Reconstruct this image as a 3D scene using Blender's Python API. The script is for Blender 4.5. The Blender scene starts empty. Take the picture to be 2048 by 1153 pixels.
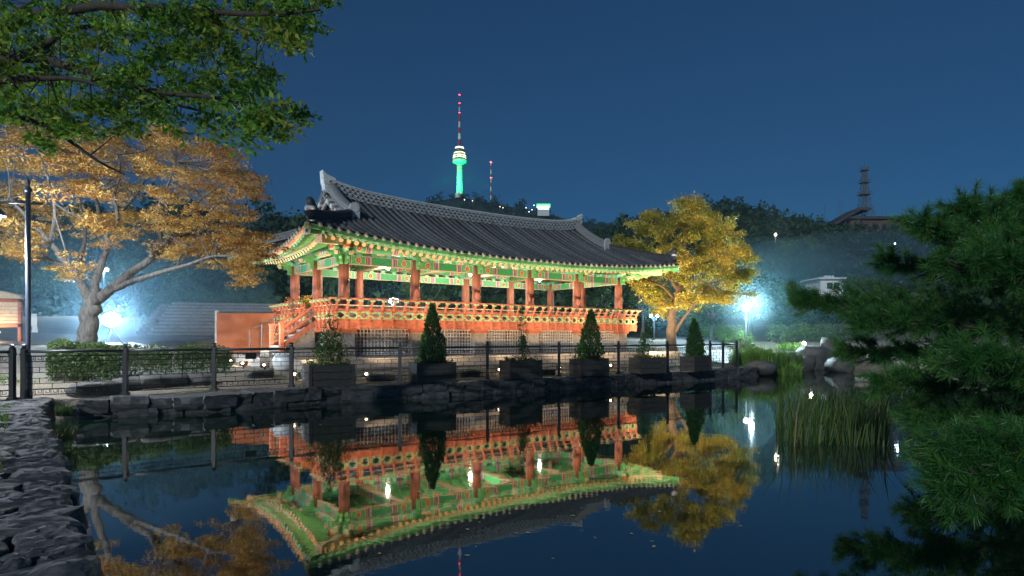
import bpy, bmesh, math, random
import numpy as np
from mathutils import Vector, Matrix

random.seed(11)
rng = np.random.default_rng(11)
sc = bpy.context.scene
COL = sc.collection
R = math.radians
PI = math.pi

# ------------------------------------------------------------------ camera, sky, moon, exposure
F, HOR, CAMZ = 1245.0, 675.0, 1.3          # focal length and horizon in photo pixels, eye height over the bank
cam = bpy.data.cameras.new('camera')
cam_o = bpy.data.objects.new('camera', cam)
COL.objects.link(cam_o)
cam.lens = 36.0 * F / 2048.0
cam.sensor_width = 36.0
cam.shift_y = (HOR - 576.5) / 2048.0
cam.clip_start, cam.clip_end = 0.05, 3000.0
cam_o.location = (0, 0, CAMZ)
cam_o.rotation_euler = (R(90), 0, 0)
sc.camera = cam_o

SUN_EL, SUN_AZ = 18.0, 205.0
world = bpy.data.worlds.new('World')
sc.world = world
world.use_nodes = True
wn = world.node_tree
sky = wn.nodes.new('ShaderNodeTexSky')
sky.sky_type = 'NISHITA'
sky.sun_disc = False
sky.sun_elevation = R(SUN_EL)
sky.sun_rotation = R(SUN_AZ)
sky.ozone_density = 6.0
tint = wn.nodes.new('ShaderNodeMix')
tint.data_type = 'RGBA'
tint.blend_type = 'MULTIPLY'
tint.inputs[0].default_value = 1.0
tint.inputs[7].default_value = (0.34, 0.74, 0.95, 1)
wn.links.new(sky.outputs[0], tint.inputs[6])
bg = wn.nodes['Background']
wn.links.new(tint.outputs[2], bg.inputs[0])
bg.inputs[1].default_value = 0.029

sun = bpy.data.lights.new('moon', 'SUN')
sun.energy = 1.15
sun.angle = R(0.6)
sun.color = (0.93, 0.97, 1.0)
sun_o = bpy.data.objects.new('moon', sun)
COL.objects.link(sun_o)
sd = Vector((math.sin(R(SUN_AZ)) * math.cos(R(SUN_EL)), math.cos(R(SUN_AZ)) * math.cos(R(SUN_EL)), math.sin(R(SUN_EL))))
sun_o.rotation_euler = sd.to_track_quat('Z', 'Y').to_euler()
sun_o.location = sd * 60

sc.view_settings.view_transform = 'Standard'
sc.view_settings.look = 'None'
sc.view_settings.exposure = 0.45
sc.view_settings.gamma = 1.0
sc.view_settings.use_curve_mapping = False
sc.render.engine = 'CYCLES'
cy = sc.cycles
cy.use_denoising = True
try:
    cy.denoiser = 'OPENIMAGEDENOISE'
except Exception:
    pass
cy.max_bounces = 6
cy.diffuse_bounces = 2
cy.glossy_bounces = 3
cy.transmission_bounces = 3
cy.transparent_max_bounces = 8
cy.volume_bounces = 0
cy.sample_clamp_indirect = 2.5
cy.sample_clamp_direct = 0.0
cy.caustics_reflective = False
cy.caustics_refractive = False
cy.use_light_tree = True

# ------------------------------------------------------------------ helpers
def P(px, py, D):
    """photo pixel at distance D along the view -> world point"""
    return Vector(((px - 1024) / F * D, D, CAMZ + (HOR - py) / F * D))

def tag(o, label=None, cat=None, group=None, kind=None):
    if label: o['label'] = label
    if cat: o['category'] = cat
    if group: o['group'] = group
    if kind: o['kind'] = kind
    return o

def thing(name, label, cat, loc=(0, 0, 0), rz=0.0, group=None, kind=None):
    o = bpy.data.objects.new(name, None)
    o.empty_display_size = 0.2
    COL.objects.link(o)
    o.location = loc
    o.rotation_euler = (0, 0, rz)
    return tag(o, label, cat, group, kind)

def link(name, me, parent=None, loc=None, rot=None, scale=None):
    o = bpy.data.objects.new(name, me)
    COL.objects.link(o)
    if parent is not None: o.parent = parent
    if loc is not None: o.location = loc
    if rot is not None: o.rotation_euler = rot
    if scale is not None: o.scale = scale
    return o

class MB:
    def __init__(s):
        s.v, s.f, s.m = [], [], []
    def add(s, vs, fs, mi=0):
        n = len(s.v)
        s.v.extend([tuple(p) for p in vs])
        for f in fs:
            s.f.append(tuple(i + n for i in f))
            s.m.append(mi)
        return s
    def hexa(s, p, mi=0):
        return s.add(p, [(0, 3, 2, 1), (4, 5, 6, 7), (0, 1, 5, 4), (1, 2, 6, 5), (2, 3, 7, 6), (3, 0, 4, 7)], mi)
    def box(s, x0, x1, y0, y1, z0, z1, mi=0):
        return s.hexa([(x0, y0, z0), (x1, y0, z0), (x1, y1, z0), (x0, y1, z0), (x0, y0, z1), (x1, y0, z1), (x1, y1, z1), (x0, y1, z1)], mi)
    def bar(s, a, b, w, h, up=(0, 0, 1), mi=0):
        a, b = Vector(a), Vector(b)
        d = (b - a).normalized()
        sd_ = d.cross(Vector(up))
        if sd_.length < 1e-5: sd_ = d.cross(Vector((1, 0, 0)))
        sd_.normalize()
        u = sd_.cross(d).normalized()
        sx, ux = sd_ * w / 2, u * h / 2
        return s.hexa([a - sx - ux, a + sx - ux, b + sx - ux, b - sx - ux, a - sx + ux, a + sx + ux, b + sx + ux, b - sx + ux], mi)
    def tube(s, pts, radii, n=8, caps=True, mi=0, capmi=None, twist=0.0):
        pts = [Vector(p) for p in pts]
        if not hasattr(radii, '__len__'): radii = [radii] * len(pts)
        base = len(s.v)
        prev = None
        for i, p in enumerate(pts):
            if i == 0: t = pts[1] - pts[0]
            elif i == len(pts) - 1: t = pts[-1] - pts[-2]
            else: t = pts[i + 1] - pts[i - 1]
            t.normalize()
            if prev is None:
                a = t.cross(Vector((0, 0, 1)))
                if a.length < 1e-3: a = t.cross(Vector((1, 0, 0)))
            else:
                a = prev - t * prev.dot(t)
            a.normalize()
            prev = a
            b = t.cross(a)
            for k in range(n):
                an = 2 * PI * k / n + twist
                s.v.append(tuple(p + (a * math.cos(an) + b * math.sin(an)) * radii[i]))
        for i in range(len(pts) - 1):
            for k in range(n):
                k2 = (k + 1) % n
                s.f.append((base + i * n + k, base + i * n + k2, base + (i + 1) * n + k2, base + (i + 1) * n + k))
                s.m.append(mi)
        if caps:
            cm = mi if capmi is None else capmi
            s.f.append(tuple(base + k for k in reversed(range(n)))); s.m.append(cm)
            e = base + (len(pts) - 1) * n
            s.f.append(tuple(e + k for k in range(n))); s.m.append(cm)
        return s
    def lathe(s, prof, n=16, c=(0, 0, 0), mi=0, mis=None):
        base = len(s.v)
        for r, z in prof:
            for k in range(n):
                a = 2 * PI * k / n
                s.v.append((c[0] + r * math.cos(a), c[1] + r * math.sin(a), c[2] + z))
        for i in range(len(prof) - 1):
            for k in range(n):
                k2 = (k + 1) % n
                s.f.append((base + i * n + k, base + i * n + k2, base + (i + 1) * n + k2, base + (i + 1) * n + k))
                s.m.append(mi if mis is None else mis[i])
        s.f.append(tuple(base + k for k in reversed(range(n)))); s.m.append(mi if mis is None else mis[0])
        e = base + (len(prof) - 1) * n
        s.f.append(tuple(e + k for k in range(n))); s.m.append(mi if mis is None else mis[-1])
        return s
    def prism(s, poly, ex, mi=0):
        """poly: 3D points, ex: extrusion vector"""
        n = len(poly)
        poly = [Vector(p) for p in poly]
        ex = Vector(ex)
        vs = poly + [p + ex for p in poly]
        fs = [tuple(reversed(range(n))), tuple(range(n, 2 * n))]
        fs += [(i, (i + 1) % n, n + (i + 1) % n, n + i) for i in range(n)]
        return s.add(vs, fs, mi)
    def strip(s, A, B, mi=0):
        """quads between two point rows"""
        base = len(s.v)
        n = len(A)
        s.v.extend([tuple(p) for p in A]); s.v.extend([tuple(p) for p in B])
        for i in range(n - 1):
            s.f.append((base + i, base + i + 1, base + n + i + 1, base + n + i)); s.m.append(mi)
        return s
    def sweep(s, pts, prof, sides, ups, mi=0, scales=None):
        """closed profile [(a,b)] swept along pts, a along side vector, b along up vector"""
        base = len(s.v)
        k = len(prof)
        for i, p in enumerate(pts):
            p = Vector(p); sv = Vector(sides[i]); uv = Vector(ups[i]); sc_ = 1.0 if scales is None else scales[i]
            for a, b in prof:
                s.v.append(tuple(p + sv * a * sc_ + uv * b * sc_))
        for i in range(len(pts) - 1):
            for j in range(k):
                j2 = (j + 1) % k
                s.f.append((base + i * k + j, base + i * k + j2, base + (i + 1) * k + j2, base + (i + 1) * k + j)); s.m.append(mi)
        s.f.append(tuple(base + j for j in reversed(range(k)))); s.m.append(mi)
        e = base + (len(pts) - 1) * k
        s.f.append(tuple(e + j for j in range(k))); s.m.append(mi)
        return s
    def mesh(s, name, mats, smooth=False):
        me = bpy.data.meshes.new(name)
        me.from_pydata(s.v, [], s.f)
        for m in (mats if isinstance(mats, (list, tuple)) else [mats]): me.materials.append(m)
        me.polygons.foreach_set('material_index', s.m)
        if smooth: me.polygons.foreach_set('use_smooth', [True] * len(s.f))
        me.update()
        bm = bmesh.new(); bm.from_mesh(me)
        bmesh.ops.recalc_face_normals(bm, faces=bm.faces[:])
        bm.to_mesh(me); bm.free()
        return me
    def build(s, name, mats, parent=None, smooth=False, **kw):
        return link(name, s.mesh(name, mats, smooth), parent, **kw)

def quads_mesh(name, V, mat, smooth=False):
    """V: (N,4,3) array of independent quads"""
    N = len(V)
    me = bpy.data.meshes.new(name)
    me.vertices.add(N * 4); me.loops.add(N * 4); me.polygons.add(N)
    me.vertices.foreach_set('co', np.ascontiguousarray(V, dtype=np.float32).ravel())
    me.loops.foreach_set('vertex_index', np.arange(N * 4, dtype=np.int32))
    me.polygons.foreach_set('loop_start', np.arange(0, N * 4, 4, dtype=np.int32))
    me.polygons.foreach_set('loop_total', np.full(N, 4, dtype=np.int32))
    me.materials.append(mat)
    me.update()
    me.validate()
    return me

def unit(a):
    return a / np.maximum(np.linalg.norm(a, axis=-1, keepdims=True), 1e-9)

def leaf_quads(c, axis, nrm, length, width, fold=0.15):
    """diamond leaves at c, pointing along axis"""
    axis = unit(axis)
    b = unit(np.cross(nrm, axis))
    n = np.cross(axis, b)
    L = length[:, None]; W = width[:, None]
    p0 = c
    p1 = c + axis * L * 0.45 + b * W * 0.5 - n * L * fold
    p2 = c + axis * L
    p3 = c + axis * L * 0.45 - b * W * 0.5 - n * L * fold
    return np.stack([p0, p1, p2, p3], axis=1)

def rand_dir(n):
    return unit(rng.normal(size=(n, 3)))

# ------------------------------------------------------------------ materials
MATS = {}
class NB:
    def __init__(s, name):
        s.m = bpy.data.materials.new(name)
        s.m.use_nodes = True
        s.t = s.m.node_tree
        s.bsdf = s.t.nodes['Principled BSDF']
        s.out = s.t.nodes['Material Output']
    def n(s, typ, **kw):
        nd = s.t.nodes.new(typ)
        for k, v in kw.items():
            setattr(nd, k, v)
        return nd
    def l(s, a, b): s.t.links.new(a, b)
    def val(s, x, sock):
        if hasattr(x, 'is_linked') or hasattr(x, 'node'): s.l(x, sock)
        else: sock.default_value = x
    def math(s, op, a, b=0.0, c=0.0):
        nd = s.n('ShaderNodeMath', operation=op)
        s.val(a, nd.inputs[0]); s.val(b, nd.inputs[1]); s.val(c, nd.inputs[2])
        return nd.outputs[0]
    def coords(s, kind='Object'):
        return s.n('ShaderNodeTexCoord').outputs[kind]
    def sep(s, v):
        nd = s.n('ShaderNodeSeparateXYZ'); s.l(v, nd.inputs[0]); return nd.outputs
    def mapping(s, v, scale=(1, 1, 1), rot=(0, 0, 0), loc=(0, 0, 0)):
        nd = s.n('ShaderNodeMapping'); s.l(v, nd.inputs[0])
        nd.inputs['Scale'].default_value = scale; nd.inputs['Rotation'].default_value = rot; nd.inputs['Location'].default_value = loc
        return nd.outputs[0]
    def noise(s, v, scale, detail=4, rough=0.6):
        nd = s.n('ShaderNodeTexNoise'); s.l(v, nd.inputs['Vector'])
        nd.inputs['Scale'].default_value = scale; nd.inputs['Detail'].default_value = detail; nd.inputs['Roughness'].default_value = rough
        return nd.outputs[0]
    def ramp(s, fac, stops, interp='LINEAR'):
        nd = s.n('ShaderNodeValToRGB'); cr = nd.color_ramp; cr.interpolation = interp
        while len(cr.elements) < len(stops): cr.elements.new(0.5)
        for e, (p, c) in zip(cr.elements, stops):
            e.position = p; e.color = (c[0], c[1], c[2], 1)
        s.l(fac, nd.inputs[0]); return nd.outputs[0]
    def mix(s, fac, a, b, mode='MIX'):
        nd = s.n('ShaderNodeMix', data_type='RGBA', blend_type=mode)
        s.val(fac, nd.inputs[0])
        for x, i in ((a, 6), (b, 7)):
            if isinstance(x, tuple): nd.inputs[i].default_value = (x[0], x[1], x[2], 1)
            else: s.l(x, nd.inputs[i])
        return nd.outputs[2]
    def bump(s, h, strength=0.3, dist=0.02):
        nd = s.n('ShaderNodeBump'); nd.inputs['Strength'].default_value = strength; nd.inputs['Distance'].default_value = dist
        s.l(h, nd.inputs['Height']); s.l(nd.outputs[0], s.bsdf.inputs['Normal'])
    def color(s, c):
        if isinstance(c, tuple): s.bsdf.inputs['Base Color'].default_value = (c[0], c[1], c[2], 1)
        else: s.l(c, s.bsdf.inputs['Base Color'])
    def rough(s, r): s.val(r, s.bsdf.inputs['Roughness'])

def mul(c, k): return tuple(min(1.0, x * k) for x in c)

def plain(name, c, rough=0.6, var=0.35, scale=6.0, bump=0.15, stretch=(1, 1, 1), metal=0.0, spec=0.5, bscale=None):
    b = NB(name)
    co = b.mapping(b.coords(), scale=stretch)
    nz = b.noise(co, scale, 5)
    b.color(b.ramp(nz, [(0.3, mul(c, 1 - var)), (0.5, c), (0.72, mul(c, 1 + var))]))
    b.rough(rough)
    b.bsdf.inputs['Metallic'].default_value = metal
    b.bsdf.inputs['Specular IOR Level'].default_value = spec
    if bump: b.bump(b.noise(co, bscale or scale * 4, 4), bump, 0.02)
    MATS[name] = b.m
    return b.m

def emit(name, c, s):
    b = NB(name)
    b.color((0.8, 0.8, 0.8))
    b.bsdf.inputs['Emission Color'].default_value = (c[0], c[1], c[2], 1)
    b.bsdf.inputs['Emission Strength'].default_value = s
    MATS[name] = b.m
    return b.m

def leafmat(name, stops, trans=0.35, rough=0.55, patch=None, patch_scale=0.6):
    """colour varies per leaf, with optional larger patches of another colour; light passes through"""
    b = NB(name)
    g = b.n('ShaderNodeNewGeometry')
    c = b.ramp(g.outputs['Random Per Island'], stops)
    if patch:
        nz = b.noise(b.coords(), patch_scale, 2)
        f = b.ramp(nz, [(0.45, (0, 0, 0)), (0.62, (1, 1, 1))])
        c = b.mix(f, c, b.ramp(g.outputs['Random Per Island'], patch))
    b.color(c); b.rough(rough)
    b.bsdf.inputs['Specular IOR Level'].default_value = 0.35
    t = b.n('ShaderNodeBsdfTranslucent'); b.l(c, t.inputs[0])
    ms = b.n('ShaderNodeMixShader'); ms.inputs[0].default_value = trans
    b.l(b.bsdf.outputs[0], ms.inputs[1]); b.l(t.outputs[0], ms.inputs[2]); b.l(ms.outputs[0], b.out.inputs[0])
    MATS[name] = b.m
    return b.m

M = MATS
plain('orange_wood', (0.42, 0.125, 0.065), 0.65, 0.45, 4, 0.25, (1, 1, 6))
plain('column_wood', (0.29, 0.10, 0.065), 0.65, 0.4, 5, 0.35, (3, 3, 0.5))
plain('green_paint', (0.055, 0.30, 0.13), 0.55, 0.35, 5, 0.1)
plain('pale_green', (0.27, 0.44, 0.22), 0.6, 0.25, 8, 0.1)
plain('cream_paint', (0.62, 0.50, 0.34), 0.6, 0.2, 8, 0.1)
plain('rafter_green', (0.10, 0.32, 0.12), 0.55, 0.3, 5, 0.1)
plain('rafter_tip', (0.80, 0.46, 0.24), 0.6, 0.3, 30, 0.0)
plain('eave_board', (0.72, 0.36, 0.17), 0.6, 0.3, 6, 0.15)
plain('teal_paint', (0.16, 0.50, 0.36), 0.55, 0.3, 6, 0.1)
plain('granite', (0.33, 0.29, 0.25), 0.75, 0.3, 10, 0.4)
plain('granite_dark', (0.19, 0.18, 0.17), 0.75, 0.4, 6, 0.4)
plain('lattice_white', (0.66, 0.60, 0.54), 0.6, 0.2, 8, 0.1)
plain('iron', (0.018, 0.020, 0.024), 0.4, 0.3, 20, 0.1, metal=0.3)
plain('iron_light', (0.05, 0.055, 0.06), 0.38, 0.3, 20, 0.1, metal=0.4)
plain('planter_side', (0.048, 0.044, 0.040), 0.65, 0.6, 7, 0.6, (1, 1, 5))
plain('soil', (0.035, 0.028, 0.02), 0.95, 0.4, 12, 0.5)
plain('bark_pale', (0.125, 0.118, 0.105), 0.85, 0.6, 9, 0.9, (2, 2, 0.6))
plain('bark_dark', (0.055, 0.045, 0.035), 0.85, 0.4, 8, 0.5, (2, 2, 0.6))
plain('bark_warm', (0.19, 0.12, 0.075), 0.85, 0.4, 8, 0.6, (3, 3, 0.4))
plain('wall_orange', (0.52, 0.17, 0.075), 0.75, 0.12, 2.5, 0.1)
plain('white_paint', (0.72, 0.72, 0.70), 0.6, 0.12, 4, 0.05)
plain('grey_concrete', (0.34, 0.33, 0.33), 0.8, 0.25, 4, 0.3)
plain('step_stone', (0.30, 0.27, 0.27), 0.8, 0.3, 3, 0.3)
plain('steel_grey', (0.14, 0.15, 0.16), 0.45, 0.2, 10, 0.05, metal=0.5)
plain('black_metal', (0.02, 0.02, 0.022), 0.5, 0.2, 10, 0.05)
plain('tower_white', (0.75, 0.76, 0.76), 0.6, 0.08, 0.2, 0.0)
plain('mast_red', (0.45, 0.03, 0.03), 0.6, 0.1, 0.5, 0.0)
plain('glass_dark', (0.03, 0.035, 0.04), 0.15, 0.1, 1, 0.0)
plain('salmon_wall', (0.10, 0.065, 0.06), 0.8, 0.25, 0.4, 0.0)
plain('far_roof', (0.055, 0.048, 0.048), 0.8, 0.25, 0.4, 0.0)
plain('boulder', (0.09, 0.088, 0.082), 0.7, 0.45, 3, 0.6)
emit('lamp_cool', (0.80, 0.92, 1.0), 20.0)
emit('lamp_white', (0.90, 0.97, 1.0), 14.0)
emit('lamp_warm', (1.0, 0.72, 0.40), 18.0)
emit('lamp_ceiling', (1.0, 0.90, 0.68), 3.5)
emit('beacon_red', (1.0, 0.03, 0.05), 14.0)
emit('window_warm', (1.0, 0.78, 0.48), 2.2)
emit('window_white', (0.85, 0.95, 1.0), 2.5)
emit('roof_glow_green', (0.02, 1.0, 0.12), 1.3)

def roof_tile_mat():
    b = NB('roof_tile')
    co = b.coords()
    nz = b.noise(co, 5, 5)
    nz2 = b.noise(b.mapping(co, scale=(4, 4, 4)), 6, 3)
    c = b.ramp(nz, [(0.3, (0.04, 0.043, 0.048)), (0.55, (0.075, 0.08, 0.085)), (0.75, (0.13, 0.135, 0.14))])
    c = b.mix(0.4, c, b.ramp(nz2, [(0.35, (0.04, 0.04, 0.045)), (0.7, (0.15, 0.155, 0.16))]))
    c = b.mix(1.0, c, b.ramp(b.n('ShaderNodeObjectInfo').outputs['Random'], [(0, (0.6, 0.6, 0.62)), (0.6, (1, 1, 1)), (1, (1.35, 1.33, 1.28))]), 'MULTIPLY')
    b.color(c); b.rough(0.55)
    b.bump(b.noise(co, 40, 3), 0.25, 0.01)
    return b.m
M['roof_tile'] = roof_tile_mat()
plain('valley_tile', (0.006, 0.007, 0.008), 0.7, 0.4, 8, 0.2)  # near black: shade between the tile rows put into the colour
plain('dark_tile', (0.04, 0.044, 0.05), 0.6, 0.4, 8, 0.3)

def ridge_mat():
    b = NB('ridge_plaster')
    co = b.coords()
    x, y, z = b.sep(co)
    br = b.n('ShaderNodeTexBrick')
    cv = b.n('ShaderNodeCombineXYZ')
    b.l(b.math('ADD', x, y), cv.inputs[0]); b.l(z, cv.inputs[1])
    b.l(cv.outputs[0], br.inputs['Vector'])
    br.inputs['Scale'].default_value = 1.0
    br.inputs['Brick Width'].default_value = 0.24; br.inputs['Row Height'].default_value = 0.055
    br.inputs['Mortar Size'].default_value = 0.011; br.inputs['Color1'].default_value = (0.52, 0.53, 0.53, 1)
    br.inputs['Color2'].default_value = (0.74, 0.76, 0.75, 1); br.inputs['Mortar'].default_value = (0.60, 0.60, 0.58, 1)
    c = b.mix(0.5, br.outputs[0], b.ramp(b.noise(co, 9, 5), [(0.3, (0.22, 0.23, 0.24)), (0.6, (0.72, 0.73, 0.72))]))
    b.color(c); b.rough(0.75)
    b.bump(br.outputs[1], 0.4, 0.02)
    return b.m
M['ridge_plaster'] = ridge_mat()

def beam_mat(name, axis, bay, off, zc, green=(0.05, 0.33, 0.14)):
    """painted beam: plain green middle, striped bands, flower medallions near the columns"""
    b = NB(name)
    co = b.coords()
    x, y, z = b.sep(co)
    t = x if axis == 0 else y
    fr = b.math('FRACT', b.math('DIVIDE', b.math('ADD', t, off), bay))
    d = b.math('MULTIPLY', b.math('SUBTRACT', 0.5, b.math('ABSOLUTE', b.math('SUBTRACT', fr, 0.5))), bay)   # metres from nearest column
    dn = b.math('DIVIDE', d, bay / 2)
    G, W, O, B_, RD = green, (0.62, 0.62, 0.5), (0.72, 0.28, 0.09), (0.07, 0.10, 0.30), (0.42, 0.06, 0.05)
    P2 = (0.42, 0.22, 0.36)
    c = b.ramp(dn, [(0.0, G), (0.12, W), (0.135, (0.02, 0.10, 0.05)), (0.16, W), (0.175, (0.10, 0.42, 0.18)),
                    (0.54, W), (0.555, RD), (0.585, P2), (0.625, B_), (0.655, P2), (0.685, W), (0.70, O), (0.72, (0.07, 0.20, 0.10)), (0.74, G)], 'CONSTANT')
    dz = b.math('SUBTRACT', z, zc)
    dd = b.math('SUBTRACT', d, 0.36 * bay / 2)
    r = b.math('SQRT', b.math('ADD', b.math('MULTIPLY', dd, dd), b.math('MULTIPLY', dz, dz)))
    ang = b.math('ARCTAN2', dz, dd)
    rr = b.math('ADD', r, b.math('MULTIPLY', b.math('SINE', b.math('MULTIPLY', ang, 6.0)), 0.012))
    med = b.ramp(b.math('MULTIPLY', rr, 5.0), [(0.0, (0.75, 0.45, 0.12)), (0.14, RD), (0.36, O), (0.46, W), (0.55, (0.02, 0.09, 0.04))], 'CONSTANT')
    isin = b.math('LESS_THAN', rr, 0.115)
    c = b.mix(isin, c, med)
    # thin pale lines along the upper and lower edge
    edge = b.math('GREATER_THAN', b.math('ABSOLUTE', dz), 0.128)
    c = b.mix(edge, c, (0.55, 0.50, 0.33))
    nz = b.noise(co, 9, 5)
    c = b.mix(0.45, c, b.ramp(nz, [(0.3, (0.25, 0.25, 0.25)), (0.7, (1, 1, 1))]), 'MULTIPLY')
    b.color(c); b.rough(0.55)
    return b.m

def plate_mat():
    b = NB('painted_plate')
    co = b.coords()
    v = b.n('ShaderNodeTexVoronoi'); b.l(co, v.inputs['Vector']); v.inputs['Scale'].default_value = 22
    c = b.ramp(v.outputs[0], [(0.0, (0.30, 0.07, 0.16)), (0.28, (0.12, 0.06, 0.10)), (0.36, (0.72, 0.60, 0.55)), (0.8, (0.75, 0.52, 0.55))], 'CONSTANT')
    b.color(c); b.rough(0.6)
    return b.m
M['painted_plate'] = plate_mat()

def water_mat():
    b = NB('pond_water')
    co = b.coords()
    b.color((0.002, 0.011, 0.005))
    b.rough(0.024)
    b.bsdf.inputs['IOR'].default_value = 3.0
    n1 = b.noise(b.mapping(co, scale=(1, 1, 1)), 3.2, 3)
    n2 = b.noise(b.mapping(co, scale=(1, 1.6, 1)), 0.5, 2)
    h = b.math('ADD', b.math('MULTIPLY', n1, 0.5), b.math('MULTIPLY', n2, 1.5))
    b.bump(h, 0.045, 0.03)
    return b.m
M['pond_water'] = water_mat()

def ground_mat():
    b = NB('earth')
    co = b.coords()
    n1 = b.noise(co, 0.7, 6); n2 = b.noise(co, 14, 5)
    c = b.ramp(n1, [(0.35, (0.13, 0.105, 0.075)), (0.5, (0.22, 0.18, 0.13)), (0.65, (0.10, 0.12, 0.05))])
    c = b.mix(0.5, c, b.ramp(n2, [(0.3, (0.06, 0.05, 0.04)), (0.7, (0.34, 0.30, 0.25))]))
    b.color(c); b.rough(0.95); b.bump(n2, 0.7, 0.03)
    return b.m
M['earth'] = ground_mat()

def wetstone_mat():
    b = NB('bank_stone')
    co = b.coords()
    oi = b.n('ShaderNodeObjectInfo')
    n1 = b.noise(co, 4, 6); n2 = b.noise(b.mapping(co, scale=(3, 3, 14)), 6, 6, 0.7)
    c = b.ramp(n1, [(0.3, (0.05, 0.054, 0.062)), (0.5, (0.12, 0.124, 0.132)), (0.72, (0.25, 0.25, 0.24))])
    c = b.mix(0.8, c, b.ramp(oi.outputs['Random'], [(0, (0.40, 0.42, 0.48)), (0.5, (0.8, 0.8, 0.82)), (1, (1.3, 1.25, 1.15))]), 'MULTIPLY')
    c = b.mix(0.35, c, b.ramp(b.noise(co, 45, 3), [(0.35, (0.2, 0.2, 0.2)), (0.65, (1.0, 1.0, 1.0))]), 'MULTIPLY')
    b.color(c)
    b.rough(b.math('MULTIPLY_ADD', n1, 0.3, 0.55)); b.bsdf.inputs['Specular IOR Level'].default_value = 0.3
    b.bump(b.math('ADD', n2, b.math('MULTIPLY', b.noise(co, 9, 6, 0.75), 0.5)), 0.35, 0.03)
    return b.m
M['bank_stone'] = wetstone_mat()
plain('wall_stone', (0.06, 0.063, 0.067), 0.75, 0.55, 5, 0.8)

def gable_mat():
    b = NB('gable_brick')
    co = b.coords()
    x, y, z = b.sep(co)
    br = b.n('ShaderNodeTexBrick')
    cv = b.n('ShaderNodeCombineXYZ'); b.l(y, cv.inputs[0]); b.l(z, cv.inputs[1]); b.l(cv.outputs[0], br.inputs['Vector'])
    br.inputs['Scale'].default_value = 1.0; br.inputs['Brick Width'].default_value = 0.36; br.inputs['Row Height'].default_value = 0.16
    br.inputs['Mortar Size'].default_value = 0.012
    br.inputs['Color1'].default_value = (0.62, 0.22, 0.14, 1); br.inputs['Color2'].default_value = (0.50, 0.16, 0.10, 1); br.inputs['Mortar'].default_value = (0.65, 0.62, 0.58, 1)
    b.color(br.outputs[0]); b.rough(0.75)
    return b.m
M['gable_brick'] = gable_mat()

leafmat('leaf_orange', [(0.0, (0.42, 0.18, 0.04)), (0.35, (0.66, 0.38, 0.08)), (0.7, (0.78, 0.52, 0.14)), (1.0, (0.64, 0.52, 0.20))], 0.42,
        patch=[(0.0, (0.36, 0.14, 0.035)), (0.6, (0.56, 0.29, 0.07)), (1.0, (0.52, 0.40, 0.13))], patch_scale=0.7)
leafmat('leaf_yellow', [(0.0, (0.46, 0.32, 0.045)), (0.4, (0.70, 0.53, 0.08)), (0.8, (0.78, 0.63, 0.14)), (1.0, (0.62, 0.56, 0.16))], 0.35,
        patch=[(0.0, (0.10, 0.13, 0.02)), (0.6, (0.24, 0.25, 0.03)), (1.0, (0.42, 0.36, 0.05))], patch_scale=0.55)
leafmat('leaf_green', [(0.0, (0.05, 0.17, 0.02)), (0.5, (0.15, 0.36, 0.04)), (0.85, (0.28, 0.48, 0.06)), (1.0, (0.42, 0.46, 0.08))], 0.5,
        patch=[(0.0, (0.13, 0.28, 0.03)), (0.6, (0.26, 0.38, 0.04)), (1.0, (0.42, 0.34, 0.05))], patch_scale=1.3)
leafmat('needle_green', [(0.0, (0.010, 0.065, 0.014)), (0.5, (0.024, 0.125, 0.024)), (0.85, (0.05, 0.18, 0.034)), (1.0, (0.12, 0.21, 0.035))], 0.2, rough=0.4,
        patch=[(0.0, (0.02, 0.11, 0.025)), (0.6, (0.06, 0.21, 0.04)), (1.0, (0.17, 0.26, 0.05))], patch_scale=1.6)
leafmat('leaf_conifer', [(0.0, (0.012, 0.06, 0.012)), (0.5, (0.03, 0.11, 0.018)), (1.0, (0.07, 0.16, 0.03))], 0.25)
leafmat('leaf_shrub', [(0.0, (0.03, 0.08, 0.015)), (0.5, (0.07, 0.14, 0.025)), (0.85, (0.14, 0.16, 0.03)), (1.0, (0.26, 0.12, 0.04))], 0.3)
leafmat('leaf_hedge', [(0.0, (0.035, 0.075, 0.02)), (0.6, (0.07, 0.13, 0.03)), (1.0, (0.13, 0.16, 0.05))], 0.25)
leafmat('leaf_forest', [(0.0, (0.012, 0.035, 0.012)), (0.6, (0.03, 0.07, 0.022)), (1.0, (0.06, 0.10, 0.035))], 0.15)
leafmat('leaf_bright', [(0.0, (0.06, 0.15, 0.03)), (0.6, (0.12, 0.26, 0.04)), (1.0, (0.26, 0.36, 0.06))], 0.35)
leafmat('reed_green', [(0.0, (0.03, 0.07, 0.015)), (0.6, (0.06, 0.13, 0.025)), (0.9, (0.12, 0.16, 0.04)), (1.0, (0.22, 0.16, 0.07))], 0.2)
leafmat('grass_green', [(0.0, (0.04, 0.10, 0.015)), (0.6, (0.08, 0.18, 0.02)), (1.0, (0.16, 0.24, 0.04))], 0.25)
leafmat('leaf_floating', [(0.0, (0.30, 0.24, 0.10)), (1.0, (0.5, 0.46, 0.3))], 0.1)
leafmat('flower_yellow', [(0.0, (0.75, 0.40, 0.05)), (1.0, (0.85, 0.60, 0.08))], 0.2)
leafmat('flower_orange', [(0.0, (0.65, 0.22, 0.06)), (1.0, (0.75, 0.42, 0.18))], 0.2)

# ------------------------------------------------------------------ lights of lamps the photograph shows
def point(name, loc, watts, col, size=0.06, parent=None):
    li = bpy.data.lights.new(name, 'POINT'); li.energy = watts; li.color = col; li.shadow_soft_size = size
    o = bpy.data.objects.new(name, li); COL.objects.link(o); o.location = loc
    if parent: o.parent = parent
    return o

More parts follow.
